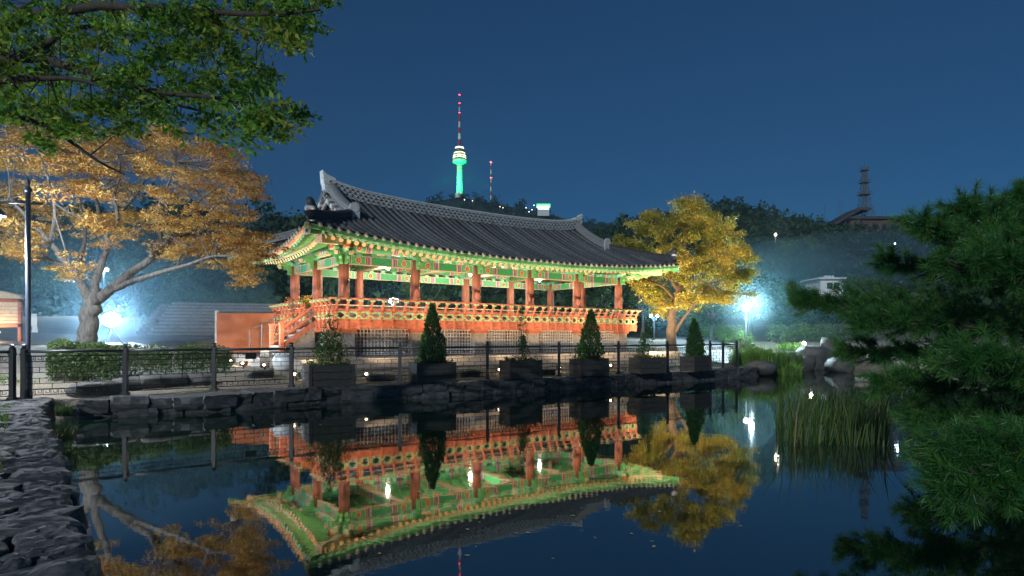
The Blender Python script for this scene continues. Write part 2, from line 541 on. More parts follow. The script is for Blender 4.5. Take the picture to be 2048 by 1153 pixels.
def spot(name, loc, target, watts, col, angle=110, blend=0.8, size=0.05):
    li = bpy.data.lights.new(name, 'SPOT'); li.energy = watts; li.color = col; li.shadow_soft_size = size
    li.spot_size = R(angle); li.spot_blend = blend
    o = bpy.data.objects.new(name, li); COL.objects.link(o); o.location = loc
    o.rotation_euler = (Vector(target) - Vector(loc)).to_track_quat('-Z', 'Y').to_euler()
    return o

WARM = (1.0, 0.73, 0.45)
COOL = (0.56, 0.80, 1.0)

# ------------------------------------------------------------------ terrain, pond, banks
WATER_Z = -0.40
E_LEFT = [(3.2, -4), (0.42, 0), (-2.26, 3.4), (-2.96, 4.3), (-4.19, 5.9), (-6.13, 8.3), (-8.4, 11.2), (-9.3, 12.5)]
E_FAR = [(-9.0, 12.95), (-6.71, 14.07), (-4.34, 16.2), (-0.35, 18.5), (2.97, 21.0), (7.3, 24.2), (10.4, 26.6)]
E_RIGHT = [(11.2, 28), (12.3, 31.5), (14.5, 34), (17.5, 34.5), (20, 31), (20.5, 26), (17, 18), (12, 12), (8, 8.2), (6.4, 6.2), (6.2, 2), (7, -4)]
POND = np.array(E_LEFT + E_FAR + E_RIGHT, dtype=float)
TH = R(38.1)
U2 = np.array((math.cos(TH), math.sin(TH))); V2 = np.array((-math.sin(TH), math.cos(TH)))
PAV = np.array((-1.78, 26.70))

def pond_dist(x, y):
    """signed distance to the pond edge, positive on land"""
    x = np.asarray(x, float); y = np.asarray(y, float)
    best = np.full(x.shape, 1e9); inside = np.zeros(x.shape, bool)
    n = len(POND)
    for i in range(n):
        a, b = POND[i], POND[(i + 1) % n]
        d = b - a
        t = np.clip(((x - a[0]) * d[0] + (y - a[1]) * d[1]) / (d @ d), 0, 1)
        best = np.minimum(best, np.hypot(x - a[0] - t * d[0], y - a[1] - t * d[1]))
        cond = (a[1] > y) != (b[1] > y)
        with np.errstate(divide='ignore', invalid='ignore'):
            xi = (b[0] - a[0]) * (y - a[1]) / (b[1] - a[1] if b[1] != a[1] else 1e-9) + a[0]
        inside ^= cond & (x < xi)
    return np.where(inside, -best, best)

def sstep(a, b, x):
    t = np.clip((x - a) / (b - a), 0, 1)
    return t * t * (3 - 2 * t)

def terrain(x, y):
    x = np.asarray(x, float); y = np.asarray(y, float)
    s = pond_dist(x, y)
    far = np.interp(s, [-3, 0, 0.25, 0.5, 1.0, 1.7, 3, 5, 8, 20, 45, 200, 1500], [-1.4, -1.0, -0.6, -0.06, 0.0, 0.12, 0.3, 0.4, 0.95, 1.35, 3.0, 3.5, 3.5])
    left = np.interp(s, [-3, 0, 0.25, 0.5, 3, 6, 30, 1500], [-1.4, -1.0, -0.6, -0.07, -0.04, 0.1, 0.6, 2.0])
    w = sstep(13.2, 11.0, y) * sstep(3.0, 0.0, x)
    z = far * (1 - w) + left * w
    # level ground under and round the pavilion
    u = (x - PAV[0]) * U2[0] + (y - PAV[1]) * U2[1]; v = (x - PAV[0]) * V2[0] + (y - PAV[1]) * V2[1]
    inn = sstep(11.5, 9.2, np.abs(u)) * sstep(7.0, 5.2, np.abs(v))
    z = np.where(z > 0.3, z * (1 - inn) + 0.3 * inn, z)
    bumps = 0.03 * np.sin(x * 2.1 + 1.3 * np.sin(y * 1.7)) * np.sin(y * 2.6 + np.sin(x * 1.1))
    return z + np.where(s > 0.8, bumps, 0)

def tz(x, y): return float(terrain(np.array([x]), np.array([y]))[0])

xs = np.concatenate([[-1600, -800, -400, -200, -110, -70, -48], np.arange(-34, 36, 0.4), [46, 64, 100, 180, 380, 800, 1600]])
ys = np.concatenate([[-300, -120, -40, -16], np.arange(-8, 62, 0.4), [66, 74, 90, 120, 180, 300, 600, 1000, 1800]])
gx, gy = np.meshgrid(xs, ys)
gz = terrain(gx, gy)
nx, ny = len(xs), len(ys)
me = bpy.data.meshes.new('ground')
idx = np.arange(nx * ny).reshape(ny, nx)
quads = np.stack([idx[:-1, :-1], idx[:-1, 1:], idx[1:, 1:], idx[1:, :-1]], -1).reshape(-1, 4)
me.from_pydata(np.stack([gx, gy, gz], -1).reshape(-1, 3).tolist(), [], quads.tolist())
me.materials.append(M['earth'])
me.polygons.foreach_set('use_smooth', [True] * len(quads))
me.update()
tag(link('ground', me), 'bare earth ground round the pond', kind='structure')

mb = MB()
mb.add([(-14, -7, WATER_Z), (26, -7, WATER_Z), (26, 37, WATER_Z), (-14, 37, WATER_Z)], [(0, 1, 2, 3)])
tag(mb.build('pond', M['pond_water']), 'still dark pond water mirroring the pavilion', kind='structure')

def ribbon(name, pts, widths, mat, lift=0.035, cross=6):
    b = MB()
    rows = []
    pts = [Vector((p[0], p[1], 0)) for p in pts]
    fine, fw = [], []
    for i in range(len(pts) - 1):
        for k in range(8):
            t = k / 8
            fine.append(pts[i].lerp(pts[i + 1], t)); fw.append(widths[i] * (1 - t) + widths[i + 1] * t)
    fine.append(pts[-1]); fw.append(widths[-1])
    for i, p in enumerate(fine):
        d = (fine[min(i + 1, len(fine) - 1)] - fine[max(i - 1, 0)]).normalized()
        n = Vector((-d.y, d.x, 0))
        row = [p + n * fw[i] * (k / cross - 0.5) for k in range(cross + 1)]
        for q in row: q.z = tz(q.x, q.y) + lift
        rows.append(row)
    for a, c in zip(rows[:-1], rows[1:]): b.strip(a, c)
    return b.build(name, mat, smooth=True)

def pave_mat():
    b = NB('plaza_paving')
    co = b.coords()
    br = b.n('ShaderNodeTexBrick'); b.l(co, br.inputs['Vector'])
    br.inputs['Scale'].default_value = 1.0; br.inputs['Brick Width'].default_value = 0.6; br.inputs['Row Height'].default_value = 0.3
    br.inputs['Mortar Size'].default_value = 0.01
    br.inputs['Color1'].default_value = (0.20, 0.165, 0.165, 1); br.inputs['Color2'].default_value = (0.27, 0.22, 0.22, 1); br.inputs['Mortar'].default_value = (0.10, 0.09, 0.09, 1)
    b.color(b.mix(0.5, br.outputs[0], b.ramp(b.noise(co, 3, 5), [(0.3, (0.5, 0.5, 0.5)), (0.7, (1, 1, 1))]), 'MULTIPLY'))
    b.rough(0.6)
    return b.m
M['plaza_paving'] = pave_mat()
plain('asphalt', (0.075, 0.075, 0.08), 0.6, 0.25, 3, 0.3)
plain('pale_path', (0.20, 0.20, 0.20), 0.7, 0.25, 1.5, 0.3)
tag(ribbon('plaza', [(-36, 24), (-22, 24.5), (-13.5, 26.5)], [11, 11, 9], M['plaza_paving'], 0.04), 'purple grey paved plaza before the stone steps', kind='structure')
tag(ribbon('path', [(8.0, 28.6), (9.4, 31.5), (11.2, 37), (14.0, 48), (15.5, 60)], [5.5, 5.0, 3.6, 3.4, 3.4], M['pale_path'], 0.05), 'pale asphalt path climbing to the lit hillside', kind='structure')

# --- irregular stones
def stone_mesh(name, seed, cuts=1, rough=0.12, roundness=0.35, mat=None):
    r = random.Random(seed)
    bm = bmesh.new()
    bmesh.ops.create_cube(bm, size=1.0)
    bmesh.ops.subdivide_edges(bm, edges=bm.edges[:], cuts=cuts, use_grid_fill=True)
    ph = [r.uniform(0, 6) for _ in range(6)]
    for v in bm.verts:
        c = v.co.copy()
        sph = c.normalized() * 0.62
        c = c.lerp(sph, roundness)
        c.x += rough * (math.sin(c.y * 5 + ph[0]) * 0.5 + r.uniform(-0.5, 0.5))
        c.y += rough * (math.sin(c.z * 5 + ph[1]) * 0.5 + r.uniform(-0.5, 0.5))
        c.z += rough * (math.sin(c.x * 4 + ph[2]) * 0.4 + r.uniform(-0.4, 0.4))
        v.co = c
    me = bpy.data.meshes.new(name)
    bm.to_mesh(me); bm.free()
    me.materials.append(mat or M['bank_stone'])
    return me

WALL_ST = [stone_mesh('stone', 100 + i, 3, 0.07, 0.16, M['wall_stone']) for i in range(9)]
def slab_mesh(seed):
    r = random.Random(seed)
    n = 18
    ph = [r.uniform(0, 6) for _ in range(3)]
    out = []
    for k in range(n):
        a = 2 * PI * (k + r.uniform(-0.3, 0.3)) / n
        c, s_ = math.cos(a), math.sin(a)
        m = (abs(c) ** 5 + abs(s_) ** 5) ** (-1 / 5) * 0.5 * (1 + 0.07 * math.sin(2 * a + ph[0]) + 0.06 * math.sin(3 * a + ph[1]) + r.uniform(-0.05, 0.05))
        out.append((c * m, s_ * m))
    V, Fc = [], []
    tilt = (r.uniform(-.12, .12), r.uniform(-.12, .12))
    from mathutils import noise as mn
    so = Vector((seed * 3.7, seed * 1.3, 0))
    def zn(x, y): return 0.16 * (mn.fractal(Vector((x * 2.2, y * 2.2, 0)) + so, 0.9, 2.1, 5)) + 0.05 * (mn.noise(Vector((x * 9, y * 9, 0)) + so))
    RG = [(1.02, -0.5), (1.03, 0.05), (1.0, 0.28), (0.94, 0.42), (0.80, 0.48), (0.62, 0.5), (0.42, 0.5), (0.2, 0.5)]
    for sc_, z in RG:
        for x, y in out:
            X_, Y_ = x * sc_, y * sc_
            j = 0.03
            V.append((X_ + r.uniform(-j, j), Y_ + r.uniform(-j, j), z + (X_ * tilt[0] + Y_ * tilt[1]) * 0.5 + (zn(X_, Y_) if z > 0 else 0)))
    V.append((0, 0, 0.5 + zn(0, 0)))
    for q in range(7):
        for k in range(n): Fc.append((q * n + k, q * n + (k + 1) % n, (q + 1) * n + (k + 1) % n, (q + 1) * n + k))
    for k in range(n): Fc.append((7 * n + k, 7 * n + (k + 1) % n, 8 * n))
    me = bpy.data.meshes.new('paving_stone'); me.from_pydata(V, [], Fc); me.materials.append(M['bank_stone']); me.update()
    return me
SLAB_ST = [slab_mesh(200 + i) for i in range(14)]

def arc(poly):
    pts = [Vector((p[0], p[1], 0)) for p in poly]
    L = [0.0]
    for a, b in zip(pts[:-1], pts[1:]): L.append(L[-1] + (b - a).length)
    def at(s):
        s = max(0, min(L[-1] - 1e-6, s))
        i = max(k for k in range(len(L)) if L[k] <= s)
        i = min(i, len(pts) - 2)
        t = (s - L[i]) / (L[i + 1] - L[i])
        d = (pts[i + 1] - pts[i]).normalized()
        return pts[i].lerp(pts[i + 1], t), d
    return at, L[-1]

wall = thing('retaining_wall', 'low dark stone retaining wall along the pond below the fence', 'wall')
at, LL = arc(E_FAR + [(11.0, 27.6)])
def wall_course(z0, z1, w0, w1, s0, s1, jit, depth=0.8):
    s = s0
    while s < s1:
        w = random.uniform(w0, w1)
        p, d = at(s + w / 2)
        n = Vector((-d.y, d.x, 0))
        h = (z1 - z0) * random.uniform(0.92, 1.1)
        q = p + n * (depth / 2 + random.uniform(-0.07, 0.05))
        link('stone', random.choice(WALL_ST), wall, (q.x, q.y, z0 + h / 2 + random.uniform(-jit, jit)),
             (random.uniform(-.05, .05), random.uniform(-.05, .05), math.atan2(d.y, d.x) + random.uniform(-.07, .07)), (w * 1.06, depth, h * 1.05))
        s += w
wall_course(-0.66, -0.26, 0.5, 0.95, 0.0, 8.2, 0.012)
wall_course(-0.28, 0.0, 0.4, 0.85, 0.0, 8.2, 0.015, 0.84)
wall_course(-0.75, -0.24, 0.45, 0.85, 8.2, LL, 0.02)
wall_course(-0.26, 0.0, 0.35, 0.75, 8.2, LL, 0.02, 0.85)

bank = thing('stone_bank', 'rough dark stone slabs paving the left pond bank', None, kind='structure')
at2, L2 = arc(E_LEFT[1:] + [(-9.6, 13.1)])
s = 0.4
while s < L2:
    ds = random.uniform(0.17, 0.36)
    p, d = at2(s + ds / 2)
    n = Vector((-d.y, d.x, 0))
    a = math.atan2(d.y, d.x)
    o = random.uniform(-0.06, 0.05)
    wmax = 3.4 if s < 10 else 2.2
    while o < wmax:
        w = random.uniform(0.25, 0.75)
        if o > 1.3 and random.random() < 0.10:
            o += w * 0.7
            continue
        q = p + n * (o + w / 2)
        edge = o < 0.3
        th = 0.20 if edge else 0.13
        z = random.uniform(-0.022, 0.01) - th / 2 + 0.02 + (0.01 if edge else 0)
        link('paving_stone', random.choice(SLAB_ST), bank, (q.x, q.y, z), (random.uniform(-.03, .03), random.uniform(-.03, .03), a + random.uniform(-.13, .13)),
             (ds * random.uniform(0.84, 1.0), w * random.uniform(0.86, 0.97), th))
        o += w
    s += ds
s = 0.2
while s < L2:
    w = random.uniform(0.5, 0.9)
    p, d = at2(s + w / 2)
    n = Vector((-d.y, d.x, 0))
    q = p + n * 0.36
    link('stone', random.choice(WALL_ST), bank, (q.x, q.y, -0.42), (0, 0, math.atan2(d.y, d.x) + random.uniform(-.08, .08)), (w * 1.05, 0.72, 0.52))
    s += w

# --- grass and weeds
def blades(name, pts, h0, h1, mat, lean=0.35, w=0.012, parent=None, seg=1):
    n = len(pts)
    az = rng.uniform(0, 2 * PI, n); h = rng.uniform(h0, h1, n); ln = rng.uniform(0.05, lean, n)
    dirx = np.stack([np.cos(az), np.sin(az), np.zeros(n)], 1)
    side = np.stack([-np.sin(az + 0.6), np.cos(az + 0.6), np.zeros(n)], 1) * (w * rng.uniform(0.6, 1.2, n))[:, None]
    up = np.zeros((n, 3)); up[:, 2] = 1
    b0 = pts
    m = pts + up * (h * 0.55)[:, None] + dirx * (h * ln * 0.35)[:, None]
    t = pts + up * (h * (1 - 0.35 * ln))[:, None] + dirx * (h * ln)[:, None]
    q1 = np.stack([b0 - side, b0 + side, m + side * 0.8, m - side * 0.8], 1)
    q2 = np.stack([m - side * 0.8, m + side * 0.8, t + side * 0.1, t - side * 0.1], 1)
    V = np.concatenate([q1, q2])
    return quads_mesh(name, V, mat)

def scatter(cx, cy, rx, ry, n):
    a = rng.uniform(0, 2 * PI, n); r = np.sqrt(rng.uniform(0, 1, n)) * rng.uniform(0.7, 1.1, n)
    x = cx + rx * r * np.cos(a); y = cy + ry * r * np.sin(a)
    return np.stack([x, y, terrain(x, y)], 1)

gp = []
for px, py, rx, ry, n in ((30, 835, 0.9, 0.7, 1600), (8, 860, 0.6, 0.6, 900), (60, 815, 0.7, 0.5, 700), (10, 930, 0.5, 0.4, 600), (120, 1022, 0.45, 0.25, 700),
                          (30, 1040, 0.35, 0.25, 500), (20, 1110, 0.18, 0.14, 220), (70, 985, 0.2, 0.12, 160), (5, 790, 0.8, 0.4, 500), (150, 862, 0.2, 0.2, 120)):
    D = 1.3 * F / (py - HOR)
    gp.append(scatter((px - 1024) / F * D, D, rx, ry, n))
tag(link('grass', blades('grass', np.concatenate(gp) + np.array([0, 0, 0.06]), 0.03, 0.11, M['grass_green'], 0.7, 0.006)), 'short grass between the bank stones', kind='stuff')
# ------------------------------------------------------------------ pavilion
pav = thing('pavilion', 'Korean style pavilion with dark tiled hip and gable roof, green painted eaves and orange railing', 'pavilion', (PAV[0], PAV[1], 0), TH)
L0, W0 = 6.70, 2.37                       # half spans between corner columns
BAYU, BAYV = 2.68, 2.37
Z_FLOOR, Z_PLINTH = 1.75, 0.65
EU, EV = 8.7, 4.37                        # eave corners
UG = 6.32                                 # gable plane

def ve(u): return 4.12 + 0.25 * (abs(u) / EU) ** 3
def ue(v): return 8.45 + 0.25 * (abs(v) / EV) ** 2
def hh(d): return 0.38 * d + 0.0315 * d * d
def lift_f(u): return 0.45 * (abs(u) / EU) ** 2.4
def lift_s(v): return 0.45 * (abs(v) / EV) ** 2.2
def zf(u, v): return 4.2 + lift_f(u) + hh(ve(u) - abs(v))
def zs(u, v): return 4.2 + lift_s(v) + hh(ue(v) - abs(u))

PB = lambda name, b, mats, parent=pav, smooth=False: b.build(name, mats, parent, smooth)

# plinth of dressed stone
b = MB(); b.box(-8.75, 8.75, -4.25, 4.25, 0.0, Z_PLINTH - 0.10)
plinth = PB('plinth', b, M['granite_dark'])
def edging(x0, x1, y0, y1):
    b = MB(); b.box(x0, x1, y0, y1, 0.32, Z_PLINTH); PB('edging_stone', b, M['granite'], plinth)
x = -8.8
while x < 8.75:
    w = min(random.uniform(1.0, 1.6), 8.8 - x)
    for sgn in (-1, 1): edging(x + 0.008, x + w - 0.008, sgn * 4.3 if sgn < 0 else 3.9, -3.9 if sgn < 0 else 4.3)
    x += w
y = -3.89
while y < 3.85:
    w = min(random.uniform(1.0, 1.5), 3.89 - y)
    for sgn in (-1, 1): edging(sgn * 8.8 if sgn < 0 else 8.4, -8.4 if sgn < 0 else 8.8, y + 0.008, y + w - 0.008)
    y += w
b = MB(); b.box(-8.38, 8.38, -3.88, 3.88, Z_PLINTH - 0.12, Z_PLINTH - 0.01); PB('terrace', b, M['granite'])

COLS = [(-L0 + i * BAYU, sg * W0) for i in range(6) for sg in (-1, 1)] + [(-L0, 0), (L0, 0)]
bm_col = MB(); bm_col.tube([(0, 0, Z_FLOOR), (0, 0, 2.4), (0, 0, 3.3), (0, 0, 4.06)], [0.182, 0.185, 0.175, 0.165], 20)
col_me = bm_col.mesh('column', M['column_wood'], True)
bm_fp = MB(); bm_fp.box(-0.27, 0.27, -0.27, 0.27, Z_PLINTH, 1.46); bm_fp.box(-0.31, 0.31, -0.31, 0.31, Z_PLINTH, Z_PLINTH + 0.06)
fp_me = bm_fp.mesh('stone_post', M['granite'])
bm_fw = MB(); bm_fw.box(-0.33, 0.33, -0.33, 0.33, 1.46, 1.6); fw_me = bm_fw.mesh('post_cap', M['orange_wood'])
for cx, cyy in COLS:
    link('column', col_me, pav, (cx, cyy, 0))
    c = link('stone_post', fp_me, pav, (cx, cyy, 0))
    link('post_cap', fw_me, c)

# lattice under the deck
def lattice(length, h, axis):
    b = MB()
    n = max(3, int(length / 0.125))
    for i in range(n + 1):
        t = -length / 2 + length * i / n
        if axis == 0: b.box(t - 0.017, t + 0.017, -0.012, 0.012, 0, h)
        else: b.box(-0.012, 0.012, t - 0.017, t + 0.017, 0, h)
    m = int(h / 0.125)
    for j in range(m + 1):
        z = h * j / m
        if axis == 0: b.box(-length / 2, length / 2, -0.009, 0.009, z - 0.017, z + 0.017)
        else: b.box(-0.009, 0.009, -length / 2, length / 2, z - 0.017, z + 0.017)
    return b.mesh('lattice_panel', M['lattice_white'])
lf = lattice(BAYU - 0.6, 0.88, 0); ls = lattice(BAYV - 0.6, 0.88, 1)
for i in range(5):
    for sg in (-1, 1): link('lattice_panel', lf, pav, (-L0 + (i + 0.5) * BAYU, sg * (W0 + 0.05), Z_PLINTH + 0.04))
for j in (-0.5, 0.5):
    for sg in (-1, 1): link('lattice_panel', ls, pav, (sg * (L0 + 0.05), j * BAYV, Z_PLINTH + 0.04))

# deck
DU, DV = L0 + 0.56, W0 + 0.56
GAP = (-1.42, -0.40)                      # opening for the stair on the left side
b = MB(); b.box(-DU + 0.03, DU - 0.03, -DV + 0.03, DV - 0.03, 1.60, Z_FLOOR); PB('deck', b, M['orange_wood'])
def along(side, t, out=0.0, z=0.0):
    if side == 'f': return Vector((t, -DV - out, z))
    if side == 'b': return Vector((t, DV + out, z))
    if side == 'l': return Vector((-DU - out, t, z))
    return Vector((DU + out, t, z))
SIDES = [('f', -DU, DU), ('b', -DU, DU), ('r', -DV, DV), ('l', -DV, GAP[0]), ('l', GAP[1], DV)]
railing = thing('railing', None, None); railing.parent = pav
bal_path = [(0.0, 1.57), (0.01, 1.72), (0.03, 1.80), (0.0, 1.88), (0.005, 2.04), (0.03, 2.12), (0.015, 2.2), (0.06, 2.3), (0.13, 2.4), (0.19, 2.48)]
def baluster_mesh():
    b = MB()
    pts = [Vector((0, -o, z)) for o, z in bal_path]
    prof = [(-0.032, -0.035), (0.032, -0.035), (0.032, 0.035), (-0.032, 0.035)]
    b.sweep(pts, prof, [(1, 0, 0)] * len(pts), [(0, -1, 0)] * len(pts), 0, [1.25, 1.25, 1.45, 1.0, 1.15, 1.4, 1.0, 0.95, 0.95, 1.0])
    b.box(-0.062, 0.062, -0.25, -0.13, 2.465, 2.525, 1)
    b.box(-0.042, 0.042, -0.08, -0.03, 1.98, 2.03, 1)
    return b.mesh('baluster', [M['orange_wood'], M['pale_green']])
bal_me = baluster_mesh()
def plate_mesh(w):
    b = MB()
    n = 20
    h = 0.125
    inner, outer = [], []
    for k in range(n):
        a = 2 * PI * k / n
        rr = 1 + 0.10 * math.cos(4 * a)
        inner.append((0.36 * w * math.cos(a) * rr, 0.085 * math.sin(a) * rr))
        m = max(abs(math.cos(a)) / (w / 2), abs(math.sin(a)) / h)
        outer.append((math.cos(a) / m, math.sin(a) / m))
    for yy in (-0.012, 0.012):
        b.strip([(p[0], yy, p[1]) for p in inner + inner[:1]], [(p[0], yy, p[1]) for p in outer + outer[:1]])
    b.strip([(p[0], -0.012, p[1]) for p in inner + inner[:1]], [(p[0], 0.012, p[1]) for p in inner + inner[:1]])
    b.strip([(p[0], -0.012, p[1]) for p in outer + outer[:1]], [(p[0], 0.012, p[1]) for p in outer + outer[:1]])
    return b.mesh('plate', M['pale_green'])
ROT = {'f': 0.0, 'b': PI, 'l': -PI / 2, 'r': PI / 2}
for side, a, c in SIDES:
    n = max(1, round((c - a) / 0.42)); st = (c - a) / n
    pm = plate_mesh(st * 0.80)
    for i in range(n + 1):
        t = a + i * st
        p = along(side, min(max(t, a + 0.03), c - 0.03))
        link('baluster', bal_me, railing, (p.x, p.y, 0), (0, 0, ROT[side]))
        if i < n:
            q = along(side, t + st / 2, -0.01)
            link('plate', pm, railing, (q.x, q.y, 2.02), (0, 0, ROT[side]))
    b = MB()
    e0 = 0.22 if abs(a) > 2 and a != GAP[1] else 0.0
    e1 = 0.22 if c != GAP[0] else 0.0
    b.tube([along(side, a - e0, 0.19, 2.55), along(side, c + e1, 0.19, 2.55)], 0.033, 8)
    PB('top_rail', b, M['orange_wood'], railing, True)
    b = MB(); b.tube([along(side, a - 0.05 * (e0 > 0), 0.07, 2.345), along(side, c + 0.05 * (e1 > 0), 0.07, 2.345)], 0.016, 6)
    PB('middle_rail', b, M['cream_paint'], railing, True)
    for z0, z1, o, nm in ((1.59, 1.87, 0.0, 'base_board'), (2.16, 2.225, 0.01, 'cap_board')):
        b = MB()
        A, B_ = along(side, a, o - 0.02, 0), along(side, c, o - 0.02, 0)
        b.bar((A.x, A.y, (z0 + z1) / 2), (B_.x, B_.y, (z0 + z1) / 2), 0.04, z1 - z0)
        PB(nm, b, M['orange_wood'], railing)
    b = MB()
    for zz in (1.885,):
        A, B_ = along(side, a, -0.015, zz), along(side, c, -0.015, zz)
        b.bar(A, B_, 0.05, 0.03)
    PB('plate_rail', b, M['orange_wood'], railing)
b = MB()
for t in (-0.5, 0.0, 0.5):
    pass
b.bar((-DU - 0.02, -2.4, 1.53), (-DU - 0.02, 2.4, 1.53), 0.12, 0.12)
PB('edge_beam', b, M['orange_wood'])

# painted beams, purlins and brackets
bf = beam_mat('beam_front', 0, BAYU, L0, 3.89); bs_ = beam_mat('beam_side', 1, BAYV, W0, 3.89)
bf2 = beam_mat('purlin_front', 0, BAYU, L0, 4.29); bs2 = beam_mat('purlin_side', 1, BAYV, W0, 4.29)
bf3 = beam_mat('ceiling_paint', 0, BAYU / 2, L0, 4.7)
for i in range(5):
    for sg in (-1, 1):
        b = MB(); b.box(-L0 + i * BAYU + 0.16, -L0 + (i + 1) * BAYU - 0.16, sg * W0 - 0.08, sg * W0 + 0.08, 3.74, 4.04); PB('lintel_beam', b, bf)
        b = MB()
        for k in range(1, 5):
            xx = -L0 + (i + k / 5) * BAYU
            b.box(xx - 0.09, xx + 0.09, sg * W0 - 0.06, sg * W0 + 0.06, 4.04, 4.14)
        PB('spacer_block', b, M['teal_paint'])['kind'] = 'stuff'
for j in range(2):
    for sg in (-1, 1):
        b = MB(); b.box(sg * L0 - 0.08, sg * L0 + 0.08, -W0 + j * BAYV + 0.16, -W0 + (j + 1) * BAYV - 0.16, 3.74, 4.04); PB('lintel_beam', b, bs_)
for sg in (-1, 1):
    b = MB(); b.tube([(-L0 - 0.5, sg * W0, 4.29), (L0 + 0.5, sg * W0, 4.29)], 0.15, 14); PB('purlin', b, bf2, pav, True)
    b = MB(); b.tube([(sg * L0, -W0 - 0.5, 4.285), (sg * L0, W0 + 0.5, 4.285)], 0.15, 14); PB('purlin', b, bs2, pav, True)
def bracket_mesh():
    b = MB()
    prof = [(0.0, 4.22), (-0.30, 4.22), (-0.52, 4.16), (-0.60, 4.06), (-0.50, 4.08), (-0.42, 4.04), (-0.46, 3.94), (-0.36, 3.98), (-0.28, 3.88), (-0.30, 3.78), (-0.17, 3.72), (0.0, 3.72)]
    b.prism([(-0.055, p, z) for p, z in prof], (0.11, 0, 0), 0)
    b.box(-0.17, 0.17, -0.17, 0.17, 4.06, 4.16, 1)
    b.box(-0.34, 0.34, -0.06, 0.06, 4.10, 4.20, 1)
    b.box(-0.064, 0.064, -0.655, -0.56, 3.99, 4.10, 2)
    return b.mesh('bracket', [M['rafter_green'], M['teal_paint'], M['cream_paint']])
br_me = bracket_mesh()
for cx, cyy in COLS:
    rots = []
    if abs(cyy) > 1: rots.append(0.0 if cyy < 0 else PI)
    else: rots.append(-PI / 2 if cx < 0 else PI / 2)
    if abs(cyy) > 1 and abs(cx) > 6.5:
        rots = [-PI / 4 if cx < 0 else PI / 4] if cyy < 0 else [(-3 * PI / 4) if cx < 0 else 3 * PI / 4]
        rots.append(0.0 if cyy < 0 else PI); rots.append(-PI / 2 if cx < 0 else PI / 2)
    for r_ in rots: link('bracket', br_me, pav, (cx, cyy, 0), (0, 0, r_))
for i in range(1, 5):
    xx = -L0 + i * BAYU
    b = MB(); b.box(xx - 0.15, xx + 0.15, -W0 + 0.15, W0 - 0.15, 4.02, 4.40); PB('cross_beam', b, beam_mat('cross_beam_paint', 1, 2 * W0, W0, 4.21))
for yy in (-1.15, 1.15):
    b = MB(); b.box(-L0 - 0.2, L0 + 0.2, yy - 0.1, yy + 0.1, 4.62, 4.88); PB('inner_purlin', b, bf3)
b = MB(); b.box(-L0, L0, -1.05, 1.05, 4.86, 4.90); PB('ceiling', b, M['green_paint'])
for sg in (-1, 1):
    b = MB(); b.box(sg * 6.2 - 0.1, sg * 6.2 + 0.1, -1.04, 1.04, 4.60, 4.855); PB('inner_purlin', b, M['green_paint'])

# ------------------------------------------------------------------ eaves: soffit, rafters, flying rafters
def pt_front(u, d, sg=-1):                # point on the front / back slope, d metres in from the eave
    v = ve(u) - d
    return Vector((u, sg * v, zf(u, v)))
def pt_side(v, d, sg=-1):
    u = ue(v) - d
    return Vector((sg * u, v, zs(u, v)))

NU, NV = 60, 32
us = [-EU + 2 * EU * i / NU for i in range(NU + 1)]
vs_ = [-EV + 2 * EV * i / NV for i in range(NV + 1)]
def off(p, dz): return Vector((p.x, p.y, p.z + dz))
def dmax_f(u): return max(0.0, min(3.2, EU - abs(u) + 0.02)) 
def dmax_s(v): return max(0.0, min(3.2, EV - abs(v) + 0.02))
soff = MB()
for sg in (-1, 1):
    rows = []
    for k in range(9):
        rows.append([off(pt_front(u, min(0.05 + k * 0.4, dmax_f(u)), sg), -0.15 - 0.17 * min(1, k / 2)) for u in us])
    for a, c in zip(rows[:-1], rows[1:]): soff.strip(a, c)
    rows = []
    for k in range(9):
        rows.append([off(pt_side(v, min(0.05 + k * 0.4, dmax_s(v)), sg), -0.15 - 0.17 * min(1, k / 2)) for v in vs_])
    for a, c in zip(rows[:-1], rows[1:]): soff.strip(a, c)
eaves = PB('eaves', soff, M['rafter_green'], pav, True)

